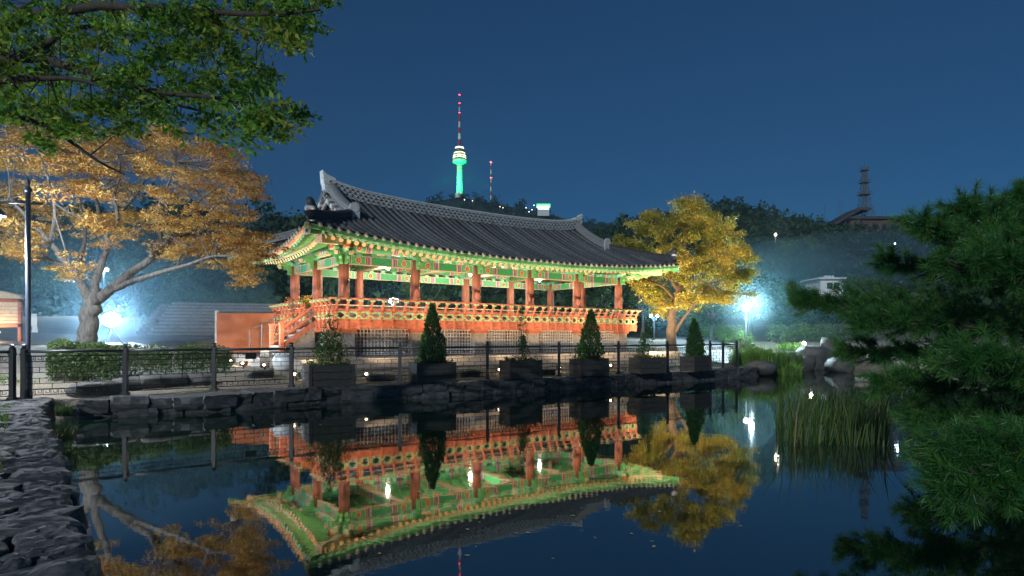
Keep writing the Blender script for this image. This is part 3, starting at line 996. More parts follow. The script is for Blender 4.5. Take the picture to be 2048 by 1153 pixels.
def rafter(o_in, o_out, r):
    b = MB(); b.tube([o_in, o_out], [r * 1.05, r], 9, True, 0, 1)
    PB('rafter', b, [M['rafter_green'], M['rafter_tip']], eaves, False)
def flyer(a, c):
    b = MB(); b.bar(a, c, 0.085, 0.10)
    e = (c - a).normalized()
    b.bar(c + e * 0.001, c + e * 0.008, 0.087, 0.102, mi=1)
    PB('flying_rafter', b, [M['pale_green'], M['teal_paint']], eaves)
SP = 0.262
n = int(2 * EU / SP)
D_R, D_F = 0.62, 0.10                      # how far in the rafter and flying rafter tips sit
for sg in (-1, 1):
    nn = int((EU - 0.35) / SP)
    for i in range(-nn, nn + 1):
        u = (i) * SP
        if sg > 0 and i % 2: continue     # the back eave is out of sight: half as many
        out = off(pt_front(u, D_R, sg), -0.43); fo = off(pt_front(u, D_F, sg), -0.22)
        if abs(u) < L0 - 0.4:
            inn = off(pt_front(u, 3.05, sg), -0.43); fi = off(pt_front(u, 1.15, sg), -0.25)
        else:
            c = Vector((math.copysign(L0 - 0.25, u), sg * (W0 - 0.25), 0)); c.z = zf(L0 - 0.6, W0 - 0.6) - 0.45
            t = (abs(u) - (L0 - 0.4)) / (EU - L0 + 0.4)
            c = Vector((math.copysign(min(abs(u), L0 - 0.4 + 0.35 * t), u), c.y, c.z))
            inn = c; fi = fo.lerp(Vector((c.x, c.y, c.z + 0.2)), 0.42)
        if abs(u) < EU - 0.75: rafter(inn, out, 0.072)
        if abs(u) < EU - 0.25: flyer(fi, fo)
    nn = int((EV - 0.35) / SP)
    for i in range(-nn, nn + 1):
        v = i * SP
        if sg > 0 and i % 2: continue
        out = off(pt_side(v, D_R, sg), -0.43); fo = off(pt_side(v, D_F, sg), -0.22)
        if abs(v) < W0 - 0.4:
            inn = off(pt_side(v, 3.0, sg), -0.43); fi = off(pt_side(v, 1.15, sg), -0.25)
        else:
            t = (abs(v) - (W0 - 0.4)) / (EV - W0 + 0.4)
            c = Vector((sg * (L0 - 0.25), math.copysign(min(abs(v), W0 - 0.4 + 0.35 * t), v), zs(L0 - 0.6, W0 - 0.6) - 0.45))
            inn = c; fi = fo.lerp(Vector((c.x, c.y, c.z + 0.2)), 0.42)
        if abs(v) < EV - 0.75: rafter(inn, out, 0.072)
        if abs(v) < EV - 0.25: flyer(fi, fo)
# boards along the rafter tips and under the tiles
for sg in (-1, 1):
    for f, ts, nm in ((pt_front, us, 'f'), (pt_side, vs_, 's')):
        E_ = EU if nm == 'f' else EV
        side = Vector((0, sg, 0)) if nm == 'f' else Vector((sg, 0, 0))
        for d, dz, w, h, mt, name, trim in ((0.06, -0.105, 0.08, 0.13, 'eave_board', 'tile_board', 0.0), (D_R + 0.03, -0.335, 0.07, 0.075, 'cream_paint', 'rafter_board', 0.6)):
            tt = [t for t in ts if abs(t) <= E_ - trim + 1e-6]
            pts = [off(f(t, d, sg), dz) for t in tt]
            b = MB(); b.sweep(pts, [(-w / 2, -h / 2), (w / 2, -h / 2), (w / 2, h / 2), (-w / 2, h / 2)], [side] * len(pts), [(0, 0, 1)] * len(pts))
            PB(name, b, M['rafter_green' if (name == 'tile_board' and nm == 'f') else mt], eaves, False)  # side boards orange as if floodlit, front ones green: light put in the colour
# hip rafters with painted end plates
for sx in (-1, 1):
    for sy in (-1, 1):
        pin = Vector((sx * (L0 - 0.4), sy * (W0 - 0.4), 4.55))
        pout = Vector((sx * (EU - 0.62), sy * (EV - 0.62), zf(EU - 0.6, EV - 0.6) - 0.50))
        b = MB(); b.bar(pin, pout, 0.20, 0.28); h1 = PB('hip_rafter', b, M['cream_paint'], eaves)
        e = (pout - pin).normalized()
        b = MB(); b.bar(pout + e * 0.002, pout + e * 0.02, 0.22, 0.30); PB('end_plate', b, M['painted_plate'], eaves)
        p2 = Vector((sx * (EU - 0.08), sy * (EV - 0.08), zf(EU, EV) - 0.24))
        b = MB(); b.bar(pout.lerp(pin, 0.3) + Vector((0, 0, 0.26)), p2, 0.18, 0.22); PB('hip_rafter', b, M['rafter_green'], eaves)
        e = (p2 - pout).normalized()
        b = MB(); b.bar(p2 + e * 0.002, p2 + e * 0.02, 0.20, 0.25); PB('end_plate', b, M['painted_plate'], eaves)

# ------------------------------------------------------------------ roof
def vhip(u): return max(0.0, abs(u) - (EU - EV))
def uhip(v): return abs(v) + (EU - EV)
base = MB()
for sg in (-1, 1):
    K = 14
    rows = []
    uu = sorted(set([-UG + 0.001, UG - 0.001] + us))
    for k in range(K + 1):
        row = []
        for u in uu:
            vt = 0.0 if abs(u) < UG else vhip(u)
            v = ve(u) + (vt - ve(u)) * k / K
            row.append((u, sg * v, zf(u, v)))
        rows.append(row)
    # split at the gable planes so that no slope spans the step
    for lo, hi in ((-99, -UG + 0.0005), (-UG + 0.0005, UG - 0.0005), (UG - 0.0005, 99)):
        ids = [i for i, u in enumerate(uu) if lo <= u <= hi]
        if lo < -50: ids.append(ids[-1] + 1) if False else None
        for a, c in zip(rows[:-1], rows[1:]): base.strip([a[i] for i in ids], [c[i] for i in ids])
    rows = []
    for k in range(K + 1):
        row = []
        for v in vs_:
            ut = max(UG - 0.25, uhip(v)) if abs(v) > 1e-9 else UG - 0.25
            u = ue(v) + (ut - ue(v)) * k / K
            row.append((sg * u, v, zs(u, v)))
        rows.append(row)
    for a, c in zip(rows[:-1], rows[1:]): base.strip(a, c)
# a strip closing the narrow gap between the hip part and the gable part of the long slopes
for sx in (-1, 1):
    for sy in (-1, 1):
        uo = min(u for u in [abs(x) for x in us] if u >= UG)
        A, B_ = [], []
        for k in range(13):
            t = k / 12
            v0 = ve(UG) + (vhip(UG) - ve(UG)) * t
            A.append((sx * (UG - 0.002), sy * v0, zf(UG, v0)))
            v1 = ve(uo) + (vhip(uo) - ve(uo)) * t
            B_.append((sx * uo, sy * v1, zf(uo, v1)))
        base.strip(A, B_)
roof = PB('roof', base, M['valley_tile'], pav, True)

def tile_row(path, side, dirn):
    """one row of round roof tiles, overlapping, with a round end tile at the eave"""
    b = MB()
    pts, rad = [], []
    tot = [0.0]
    for a, c in zip(path[:-1], path[1:]): tot.append(tot[-1] + (c - a).length)
    Ls = tot[-1]
    n = max(2, int(Ls / 0.30))
    def ptat(s):
        for i in range(len(tot) - 1):
            if s <= tot[i + 1] + 1e-9:
                return path[i].lerp(path[i + 1], (s - tot[i]) / max(1e-9, tot[i + 1] - tot[i]))
        return path[-1]
    for i in range(n):
        pts += [ptat(Ls * i / n + 0.004), ptat(Ls * (i + 1) / n - 0.004)]
        rad += [0.076, 0.062]
    ang = [0, PI / 4, PI / 2, 3 * PI / 4, PI]
    A = []
    for i, p in enumerate(pts):
        A.append([p + side * math.cos(t) * rad[i] + Vector((0, 0, math.sin(t) * rad[i] * 1.35 + 0.015)) for t in ang])
    base_i = len(b.v)
    for row in A: b.v.extend([tuple(q) for q in row])
    for i in range(len(A) - 1):
        for j in range(4):
            b.f.append((base_i + i * 5 + j, base_i + i * 5 + j + 1, base_i + (i + 1) * 5 + j + 1, base_i + (i + 1) * 5 + j)); b.m.append(0)
    p = pts[0]
    o = dirn * 0.03
    disc = [p + o + side * math.cos(2 * PI * k / 10) * 0.075 + Vector((0, 0, math.sin(2 * PI * k / 10) * 0.075 + 0.015)) for k in range(10)]
    b.prism(disc, -o * 2.0, 1)
    PB('tile_row', b, [M['roof_tile'], M['tile_end']], roof, True)
plain('tile_end', (0.20, 0.19, 0.18), 0.7, 0.35, 30, 0.2)
SP = 0.30
nr = int((EU - 0.1) / SP)
for sg in (-1, 1):
    for i in range(-nr, nr):
        u = (i + 0.5) * SP
        if sg > 0 and i % 2: continue
        vt = 0.10 if abs(u) < UG - 0.15 else vhip(u) + 0.1
        if abs(u) >= UG - 0.15 and abs(u) <= UG: vt = vhip(UG)
        jx, jz = random.uniform(-0.012, 0.012), random.uniform(-0.008, 0.008)
        path = []
        for k in range(9):
            v = ve(u) + 0.02 + (vt - ve(u) - 0.02) * k / 8
            path.append(Vector((u + jx, sg * v, zf(u, v) + jz)))
        if (path[0] - path[-1]).length > 0.25: tile_row(path, Vector((1, 0, 0)), Vector((0, sg, 0)))
nr = int((EV - 0.1) / SP)
for sg in (-1, 1):
    for i in range(-nr, nr):
        v = (i + 0.5) * SP
        ut = max(UG - 0.1, uhip(v) + 0.1)
        path = []
        for k in range(7):
            u = ue(v) + 0.02 + (ut - ue(v) - 0.02) * k / 6
            path.append(Vector((sg * u, v, zs(u, v))))
        if (path[0] - path[-1]).length > 0.25: tile_row(path, Vector((0, 1, 0)), Vector((sg, 0, 0)))

# ridges: stacked courses under a round cap
def ridge(name, path, w, h, mat, courses=5, cap=True, parent=None):
    b = MB()
    n = len(path)
    sides, ups = [], []
    for i, p in enumerate(path):
        t = (path[min(i + 1, n - 1)] - path[max(i - 1, 0)]); t.z = 0; t.normalize()
        sides.append(Vector((-t.y, t.x, 0))); ups.append(Vector((0, 0, 1)))
    left, z = [], 0.0
    ch = h / courses
    for k in range(courses):
        ww = w / 2 * (1.0 if k % 2 == 0 else 0.86)
        left += [(ww, z), (ww, z + ch)]
        z += ch
    capr = [(w / 2 * 1.12, z), (w / 2 * 1.12, z + 0.035), (w / 2 * 0.6, z + 0.085), (0, z + 0.10)] if cap else []
    rt = left + capr
    prof = rt + [(-a, c) for a, c in reversed(rt) if a != 0]
    b.sweep(path, prof, sides, ups)
    return b.build(name, mat, parent or roof)
def ridge_z(u): return zf(min(abs(u), UG), 0.0) - 0.06 + 0.16 * max(0, (abs(u) - 4.6) / 1.9) ** 2
rp = [Vector((u, 0, ridge_z(u))) for u in np.linspace(-UG - 0.16, UG + 0.16, 41)]
ridge('main_ridge', rp, 0.34, 0.42, M['ridge_plaster'], 7)
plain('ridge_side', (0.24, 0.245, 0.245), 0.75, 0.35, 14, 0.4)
plain('ridge_gap', (0.06, 0.062, 0.065), 0.8, 0.3, 14, 0.2)
b = MB()
k = 0
for u in np.arange(-UG, UG, 0.105):
    k += 1
    z0 = ridge_z(u)
    for r_ in range(3):
        zz = z0 + 0.06 + r_ * 0.115 + (0.03 if (k + r_) % 2 else 0.0)
        for sy in (-1, 1):
            b.bar((u, sy * 0.171, zz), (u + 0.085, sy * 0.171, zz + (0.05 if (k + r_) % 2 else -0.03)), 0.022, 0.026)
PB('ridge_pattern_tile', b, M['ridge_gap'], roof)['kind'] = 'stuff'
for sx in (-1, 1):
    # upswept end of the main ridge
    b = MB()
    z0 = ridge_z(UG + 0.16)
    b.prism([(sx * (UG + 0.10), -0.16, z0), (sx * (UG + 0.20), -0.16, z0 + 0.25), (sx * (UG + 0.24), -0.16, z0 + 0.70), (sx * (UG + 0.08), -0.16, z0 + 0.56), (sx * (UG - 0.25), -0.16, z0 + 0.46), (sx * (UG - 0.2), -0.16, z0 + 0.1)], (0, 0.32, 0))
    PB('ridge_end', b, M['ridge_plaster'], roof)
    for sy in (-1, 1):
        vend = vhip(UG) + 0.10
        pth = []
        for k in range(12):
            t = k / 11
            v = 0.12 + (vend - 0.12) * t
            pth.append(Vector((sx * (UG - 0.10), sy * v, zf(UG, v) - 0.03 + 0.14 * (1 - t) ** 2 + 0.10 * t ** 3)))
        ridge('descending_ridge', pth, 0.30, 0.26, M['ridge_side'], 4)
        q = pth[-1]
        b = MB(); b.box(q.x - 0.19, q.x + 0.19, q.y - 0.06 if sy < 0 else q.y, q.y if sy < 0 else q.y + 0.06, q.z - 0.22, q.z + 0.30)
        b.tube([(q.x, q.y, q.z + 0.30), (q.x, q.y + sy * 0.075, q.z + 0.30)], 0.17, 14)
        PB('ridge_end_tile', b, M['ridge_plaster'], roof)
        # hip ridge
        hp = []
        for k in range(12):
            t = k / 11
            u = UG - 0.02 + (EU - 0.22 - UG) * t; v = vhip(UG) - 0.02 + (EV - 0.22 - vhip(UG)) * t
            hp.append(Vector((sx * u, sy * v, max(zf(u, v), zs(u, v)) - 0.04 + 0.10 * t ** 2)))
        ridge('hip_ridge', hp, 0.26, 0.22, M['dark_tile'], 4) if sy < 0 else ridge('hip_ridge', hp, 0.26, 0.22, M['ridge_side'], 4)  # back hips lighter, front hips darker: their light and shade put in the colour
        q = hp[-1]
        e = Vector((sx, sy, 0)).normalized()
        b = MB()
        b.tube([q + Vector((0, 0, 0.12)), q + e * 0.10 + Vector((0, 0, 0.16))], 0.15, 12)
        b.tube([q - e * 0.35 + Vector((0, 0, 0.27)), q - e * 0.1 + Vector((0, 0, 0.36)), q + e * 0.06 + Vector((0, 0, 0.50)), q + e * 0.10 + Vector((0, 0, 0.62))], [0.10, 0.13, 0.13, 0.07], 10)
        b.lathe([(0.15, 0), (0.17, 0.05), (0.15, 0.11)], 12, (q.x + e.x * 0.03, q.y + e.y * 0.03, q.z + 0.25), 1)
        PB('hip_end_tile', b, [M['dark_tile'], M['ridge_plaster']], roof, True)
    # gable wall, barge boards and stepped gable tiles
    b = MB()
    zb = zs(UG, 0) - 0.12
    poly = [(sx * (UG - 0.30), y, zf(UG, abs(y)) - 0.10) for y in np.linspace(-vhip(UG) - 0.05, vhip(UG) + 0.05, 15)]
    poly = [(p[0], p[1], max(p[2], zb)) for p in poly]
    b.prism(poly + [(sx * (UG - 0.30), vhip(UG) + 0.05, zb - 0.15), (sx * (UG - 0.30), -vhip(UG) - 0.05, zb - 0.15)], (sx * 0.06, 0, 0))
    gab = PB('gable_wall', b, M['gable_brick'], roof)
    for (y0, y1, z0, z1, mt) in ((-0.62, -0.18, 0.34, 0.52, 'teal_paint'), (0.18, 0.62, 0.34, 0.52, 'teal_paint'), (-0.24, 0.24, 0.72, 0.92, 'teal_paint'), (-0.75, 0.75, 0.56, 0.64, 'white_paint')):
        b = MB(); b.box(sx * (UG - 0.235) - 0.012, sx * (UG - 0.235) + 0.012, y0, y1, zb + z0, zb + z1); PB('gable_panel', b, M[mt], roof)
    for sy in (-1, 1):
        A, B_ = [], []
        vv = np.linspace(0.0, vhip(UG) + 0.02, 12)
        pts = [Vector((sx * (UG + 0.02), sy * v, zf(UG, v) - 0.10)) for v in vv]
        b = MB(); b.sweep(pts, [(-0.04, -0.26), (0.04, -0.26), (0.04, 0.03), (-0.04, 0.03)], [(1, 0, 0)] * len(pts), [(0, 0, 1)] * len(pts)); PB('barge_board', b, M['granite'], roof)
        for k in range(10):
            v = 0.12 + k * (vhip(UG) - 0.1) / 10
            z = zf(UG, v) - 0.03
            b = MB(); b.hexa([(sx * (UG - 0.08), sy * v, z - 0.16), (sx * (UG + 0.19), sy * v, z - 0.20), (sx * (UG + 0.19), sy * (v + 0.15), z - 0.25), (sx * (UG - 0.08), sy * (v + 0.15), z - 0.21),
                              (sx * (UG - 0.08), sy * v, z), (sx * (UG + 0.19), sy * v, z - 0.05), (sx * (UG + 0.19), sy * (v + 0.15), z - 0.10), (sx * (UG - 0.08), sy * (v + 0.15), z - 0.05)])
            PB('gable_tile', b, M['ridge_plaster'] if k % 2 else M['granite_dark'], roof)

# ------------------------------------------------------------------ stair on the left side
stair = thing('stair', 'grey stone stair with brown wooden handrail beside the orange railing', 'stair', (PAV[0], PAV[1], 0), TH)
ys0, ys1 = GAP[0] + 0.03, GAP[1] - 0.03
for k in range(6):
    z = Z_FLOOR - 0.18 * (k + 1)
    b = MB(); b.box(-DU - 0.06 - 0.30 * (k + 1), -DU - 0.06 - 0.30 * k - 0.004, ys0, ys1, 0.30, z); PB('step', b, M['granite'], stair)
for yy in (ys0 - 0.04, ys1 + 0.04):
    b = MB(); b.bar((-DU - 0.02, yy, 2.42), (-DU - 1.15, yy, 1.62), 0.06, 0.07); PB('handrail', b, M['orange_wood'], stair)
    b = MB(); b.bar((-DU - 0.02, yy, 2.12), (-DU - 1.15, yy, 1.32), 0.05, 0.06); PB('lower_rail', b, M['column_wood'], stair)
    b = MB(); b.bar((-DU - 0.02, yy, 1.80), (-DU - 1.15, yy, 1.0), 0.05, 0.16); PB('stringer', b, M['column_wood'], stair)
    b = MB(); b.box(-DU - 1.24, -DU - 1.12, yy - 0.06, yy + 0.06, 0.45, 1.72); b.box(-DU - 1.26, -DU - 1.10, yy - 0.08, yy + 0.08, 1.72, 1.76); PB('newel_post', b, M['orange_wood'], stair)

# hanging ceiling lamps
def loc(u, v, z): 
    q = PAV + U2 * u + V2 * v
    return Vector((q[0], q[1], z))
for i, (u, lab) in enumerate(((-3.9, 'glowing round lamp under the green ceiling, bay nearest the stair'), (0.0, 'glowing round lamp under the green ceiling, middle of the pavilion'), (3.9, 'glowing round lamp under the green ceiling, bay nearest the yellow tree'))):
    p = loc(u, 0.0, 0)
    t = thing('ceiling_lamp', lab, 'lamp', p, TH, 'lamps hanging in the pavilion')
    b = MB(); b.lathe([(0.04, 4.16), (0.10, 4.13), (0.15, 4.06), (0.14, 4.03)], 16); PB('shade', b, M['white_paint'], t, True)
    b = MB(); b.lathe([(0.04, 3.95), (0.09, 3.98), (0.11, 4.028)], 16); PB('bulb', b, M['lamp_ceiling'], t, True)
    b = MB(); b.tube([(0, 0, 4.15), (0, 0, 4.86)], 0.02, 6); PB('stem', b, M['black_metal'], t)
    point('ceiling_light', p + Vector((0, 0, 3.88)), 330, (1.0, 0.88, 0.62), 0.04)
# ------------------------------------------------------------------ iron fence along the bank
POSTS = [(48, 12.95), (251, 14.0), (428, 15.2), (583, 16.3), (680, 17.0), (800, 17.8), (975, 19.3), (1118, 20.8), (1237, 22.2), (1335, 23.3), (1392, 24.6), (1420, 25.3), (1446, 26.0), (1473, 26.7)]
POSTS = [Vector(((px - 1024) / F * D, D, 0)) for px, D in POSTS]
for p in POSTS: p.z = max(0.0, tz(p.x, p.y) - 0.02) * 0.6

post_b = MB()
post_b.box(-0.045, 0.045, -0.045, 0.045, -0.12, 1.06)
post_b.box(-0.07, 0.07, -0.07, 0.07, -0.02, 0.06)
post_b.box(-0.058, 0.058, -0.058, 0.058, 0.93, 0.96)
post_b.lathe([(0.05, 1.06), (0.06, 1.08), (0.035, 1.095), (0.03, 1.12), (0.075, 1.14), (0.05, 1.16), (0.01, 1.17)], 10)
post_me = post_b.mesh('post', M['iron'])

def fret_unit(b, A, e, w, z0, h, t=0.010):
    pts = [(0, 0), (0, 1), (0.82, 1), (0.82, 0.28), (0.36, 0.28), (0.36, 0.66)]
    q = [A + e * (w * x) + Vector((0, 0, z0 + h * y)) for x, y in pts]
    for p0, p1 in zip(q[:-1], q[1:]):
        b.bar(p0, p1, t, t, up=(0, 0, 1) if abs((p1 - p0).z) < 1e-6 else e)

def fence(name, label, posts, plaque=()):
    t = thing(name, label, 'fence', posts[0])
    o0 = posts[0]
    for p in posts: link('post', post_me, t, p - o0)
    for i, (a, c) in enumerate(zip(posts[:-1], posts[1:])):
        A, B_ = a - o0, c - o0
        e = (B_ - A); Ln = e.length; e = e / Ln
        A = A + e * 0.045; Ln -= 0.09
        if Ln < 0.3: continue
        B_ = A + e * Ln
        zc = lambda z: Vector((0, 0, z))
        b = MB(); b.tube([A + zc(1.0), B_ + zc(1.0)], 0.032, 8); PB('top_rail', b, M['iron_light'], t, True)
        b = MB()
        for z in (0.905, 0.79): b.bar(A + zc(z), B_ + zc(z), 0.02, 0.018)
        for z in (0.21, 0.09): b.bar(A + zc(z), B_ + zc(z), 0.02, 0.018)
        n = max(2, int(Ln / 0.125)); w = Ln / n
        for k in range(n):
            fret_unit(b, A + e * (w * (k + 0.08)), e, w, 0.80, 0.095)
            fret_unit(b, A + e * (w * (k + 0.08)), e, w, 0.10, 0.10)
        rows = [0.21, 0.325, 0.44, 0.555, 0.67, 0.79]
        for z in rows[1:-1]: b.bar(A + zc(z), B_ + zc(z), 0.012, 0.012)
        nb = max(2, round(Ln / 0.42)); wb = Ln / nb
        for r_, (z0, z1) in enumerate(zip(rows[:-1], rows[1:])):
            for k in range(nb + 1):
                x = (k + (0.5 if r_ % 2 else 0.0)) * wb
                if 0.02 < x < Ln - 0.02: b.bar(A + e * x + zc(z0), A + e * x + zc(z1), 0.012, 0.012, up=e)
        p_ = PB('lattice_panel', b, M['iron'], t); p_['kind'] = 'stuff'
        if i in plaque:
            c_ = A.lerp(B_, 0.45); nrm = Vector((e.y, -e.x, 0))
            b = MB(); b.bar(c_ + zc(0.83) - e * 0.13 + nrm * 0.03, c_ + zc(0.83) + e * 0.13 + nrm * 0.03, 0.012, 0.16); PB('plaque', b, M['black_metal'], t)
    return t
fence('iron_fence', 'black iron fence with key pattern bands along the far bank', POSTS, (2, 5, 7))
fence('iron_fence', 'black iron fence running off the left edge from the lamp post', [POSTS[0] + Vector((-0.16, -0.1, 0)), POSTS[0] + Vector((-1.35, -1.3, 0)), POSTS[0] + Vector((-2.6, -2.5, 0))])

def fence_at(px):
    for a, c in zip(POSTS[:-1], POSTS[1:]):
        pa, pc = 1024 + F * a.x / a.y, 1024 + F * c.x / c.y
        if pa <= px <= pc:
            t = (px - pa) / (pc - pa)
            return a.lerp(c, t), (c - a).normalized()
    return POSTS[-1], (POSTS[-1] - POSTS[-2]).normalized()

# ------------------------------------------------------------------ planters on the wall
def plank_box(t, W, D_, H, mat):
    n = 3
    for k in range(n):
        z0, z1 = 0.02 + H / n * k + 0.007, 0.02 + H / n * (k + 1) - 0.007
        for (x0, x1, y0, y1) in ((-W / 2, W / 2, -D_ / 2, -D_ / 2 + 0.03), (-W / 2, W / 2, D_ / 2 - 0.03, D_ / 2), (-W / 2, -W / 2 + 0.03, -D_ / 2 + 0.03, D_ / 2 - 0.03), (W / 2 - 0.03, W / 2, -D_ / 2 + 0.03, D_ / 2 - 0.03)):
            b = MB(); b.box(x0, x1, y0, y1, z0, z1); PB('plank', b, mat, t)
    b = MB()
    for sx in (-1, 1):
        for sy in (-1, 1): b.box(sx * (W / 2 - 0.05) - 0.04, sx * (W / 2 - 0.05) + 0.04, sy * (D_ / 2 + 0.004) - 0.012, sy * (D_ / 2 + 0.004) + 0.012, 0, H + 0.03)
    PB('corner_batten', b, mat, t)['kind'] = 'stuff'
    b = MB(); b.box(-W / 2 + 0.031, W / 2 - 0.031, -D_ / 2 + 0.031, D_ / 2 - 0.031, H - 0.12, H - 0.05); PB('soil', b, M['soil'], t)

def foliage(name, centers, size, mat, parent=None, up=0.5, aspect=0.55, droop=0.0):
    c = np.asarray(centers, float)
    n = len(c)
    nr_ = unit(rand_dir(n) * (1 - up) + np.array([0, 0, 1.0]) * up)
    ax = rand_dir(n); ax[:, 2] -= droop
    ax = unit(ax - nr_ * np.sum(ax * nr_, 1, keepdims=True))
    L = size * rng.uniform(0.5, 1.0, n) * rng.uniform(0.9, 1.6, n)
    me = quads_mesh(name, leaf_quads(c, ax, nr_, L, L * aspect), mat)
    return link(name, me, parent)

def cone_shrub(t, z0, h, r):
    n = 5200
    zz = rng.uniform(0, 1, n) ** 1.25
    prof = np.where(zz < 0.12, 0.6 + 3.2 * zz, (1 - (zz - 0.12) / 0.88) ** 0.72) * r
    a = rng.uniform(0, 2 * PI, n)
    p1_, p2_ = rng.uniform(0, 6, 2)
    lump = 1 + 0.20 * np.sin(a * 4 + zz * 15 + p1_) + 0.15 * np.sin(a * 9 - zz * 31 + p2_)
    rr = prof * lump * rng.uniform(0.55, 1.03, n) ** 0.5
    c = np.stack([rr * np.cos(a), rr * np.sin(a), z0 + 0.04 + zz * h], 1)
    ax = np.stack([np.cos(a) * 0.5, np.sin(a) * 0.5, np.full(n, 1.0)], 1) + rng.normal(scale=0.3, size=(n, 3))
    L = rng.uniform(0.05, 0.11, n)
    link('foliage', quads_mesh('foliage', leaf_quads(c, ax, rand_dir(n), L, L * 0.32), M['leaf_conifer']), t)
    b = MB(); b.tube([(0, 0, z0 - 0.04), (0, 0, z0 + h * 0.8)], [0.03, 0.006], 6); PB('trunk', b, M['bark_dark'], t)

def skirt(t, z0, W, D_, n=900, mat='leaf_shrub', h=0.16):
    x = rng.uniform(-W / 2 + 0.06, W / 2 - 0.06, n); y = rng.uniform(-D_ / 2 + 0.06, D_ / 2 - 0.06, n)
    z = z0 + h * rng.uniform(0, 1, n) * (0.6 + 0.6 * np.sin(x * 9) ** 2)
    foliage('undergrowth', np.stack([x, y, z], 1), 0.06, M[mat], t, 0.2)['kind'] = 'stuff'

def sapling(t, z0, h, spread, n, stake=True, mat='leaf_shrub', leaf=0.065, stems=3):
    b = MB(); pts = []
    for s in range(stems):
        x0 = rng.uniform(-0.25, 0.25) if s else 0.02
        hh_ = h * (1.0 if s == 0 else rng.uniform(0.45, 0.75))
        path = [Vector((x0 + 0.03 * math.sin(k * 1.3 + s), 0.02 * math.cos(k * 1.7 + s), z0 - 0.04 + hh_ * k / 6)) for k in range(7)]
        b.tube(path, [0.014 * (1 - k / 8) for k in range(7)], 5)
        m = n // stems
        zt = rng.uniform(0.12, 1.0, m)
        br = rng.integers(0, 14, m)
        az = br * 2.4 + s
        rr = spread * (1.05 - zt) * rng.uniform(0.1, 1.0, m) + 0.03
        zq = np.round(zt * 9) / 9 + rng.normal(scale=0.03, size=m)
        pts.append(np.stack([x0 + rr * np.cos(az) + rng.normal(scale=0.03, size=m), rr * np.sin(az) * 0.8 + rng.normal(scale=0.03, size=m), z0 + hh_ * zq + rr * 0.25], 1))
        for k in range(0, 14):
            zt_ = 0.15 + 0.8 * k / 14
            p0 = Vector((x0, 0, z0 + hh_ * zt_)); az_ = k * 2.4 + s; r_ = spread * (1.05 - zt_)
            b.tube([p0, p0 + Vector((r_ * math.cos(az_), r_ * math.sin(az_) * 0.8, r_ * 0.25))], [0.005, 0.002], 4)
    PB('stem', b, M['bark_dark'], t)
    foliage('foliage', np.concatenate(pts), leaf, M[mat], t, 0.35, 0.4, 0.3)
    if stake:
        b = MB(); b.tube([(0.09, 0.06, z0 - 0.05), (0.09, 0.06, z0 + h * 0.62)], 0.014, 6); PB('stake', b, M['steel_grey'], t)

PL = [(646, 'leafy sapling', 1.32, 'planter with leafy sapling and stake, nearest the stair'), (848, 'cone', 1.62, 'planter with dark conical evergreen, nearest the camera of three'),
      (1022, 'wisp', 1.75, 'planter with tall wispy sapling between two conical evergreens'), (1158, 'cone', 1.62, 'planter with conical evergreen before the far pavilion lattice'),
      (1276, 'wisp', 1.45, 'planter with wispy sapling at the right end of the pavilion'), (1368, 'cone', 1.42, 'planter with conical evergreen before the yellow tree')]
for px, kind, h, lab in PL:
    q, e = fence_at(px)
    nrm = Vector((e.y, -e.x, 0))
    q = q + nrm * 0.50
    q.z = max(-0.02, min(0.06, q.z))
    plank = 'dark wooden box ' + lab
    t = thing('planter', plank, 'planter', q, math.atan2(e.y, e.x), 'planters along the pond wall')
    W, D_, H = 1.22, 0.60, 0.56
    plank_box(t, W, D_, H, M['planter_side'])
    tp = {'leafy sapling': 'leafy green sapling tied to a steel stake in the leftmost planter', 'cone': None, 'wisp': None}[kind]
    if kind == 'cone':
        lab2 = {848: 'dark green conical evergreen in the planter left of the tall wispy sapling', 1158: 'dark green conical evergreen before the far lattice panels', 1368: 'dark green conical evergreen in front of the yellow tree trunk'}[px]
        s_ = thing('conical_evergreen', lab2, 'evergreen', q, 0.3, 'conical evergreens in planters')
        cone_shrub(s_, H - 0.06, h, {848: 0.37, 1158: 0.40, 1368: 0.33}[px]); s_.rotation_euler = (random.uniform(-.03, .03), random.uniform(-.04, .04), px)
    else:
        lab2 = tp or {1022: 'tall thin wispy sapling between the two nearer conical evergreens', 1276: 'thin wispy sapling beside the right end of the railing'}[px]
        s_ = thing('sapling', lab2, 'sapling', q, 0.2, 'saplings in planters')
        if kind == 'wisp': sapling(s_, H - 0.06, h, 0.30, 1500, False, 'leaf_conifer', 0.06, 2)
        else: sapling(s_, H - 0.06, h, 0.55, 1500, True, 'leaf_shrub', 0.085, 4)
    skirt(t, H - 0.06, W, D_, 1100)

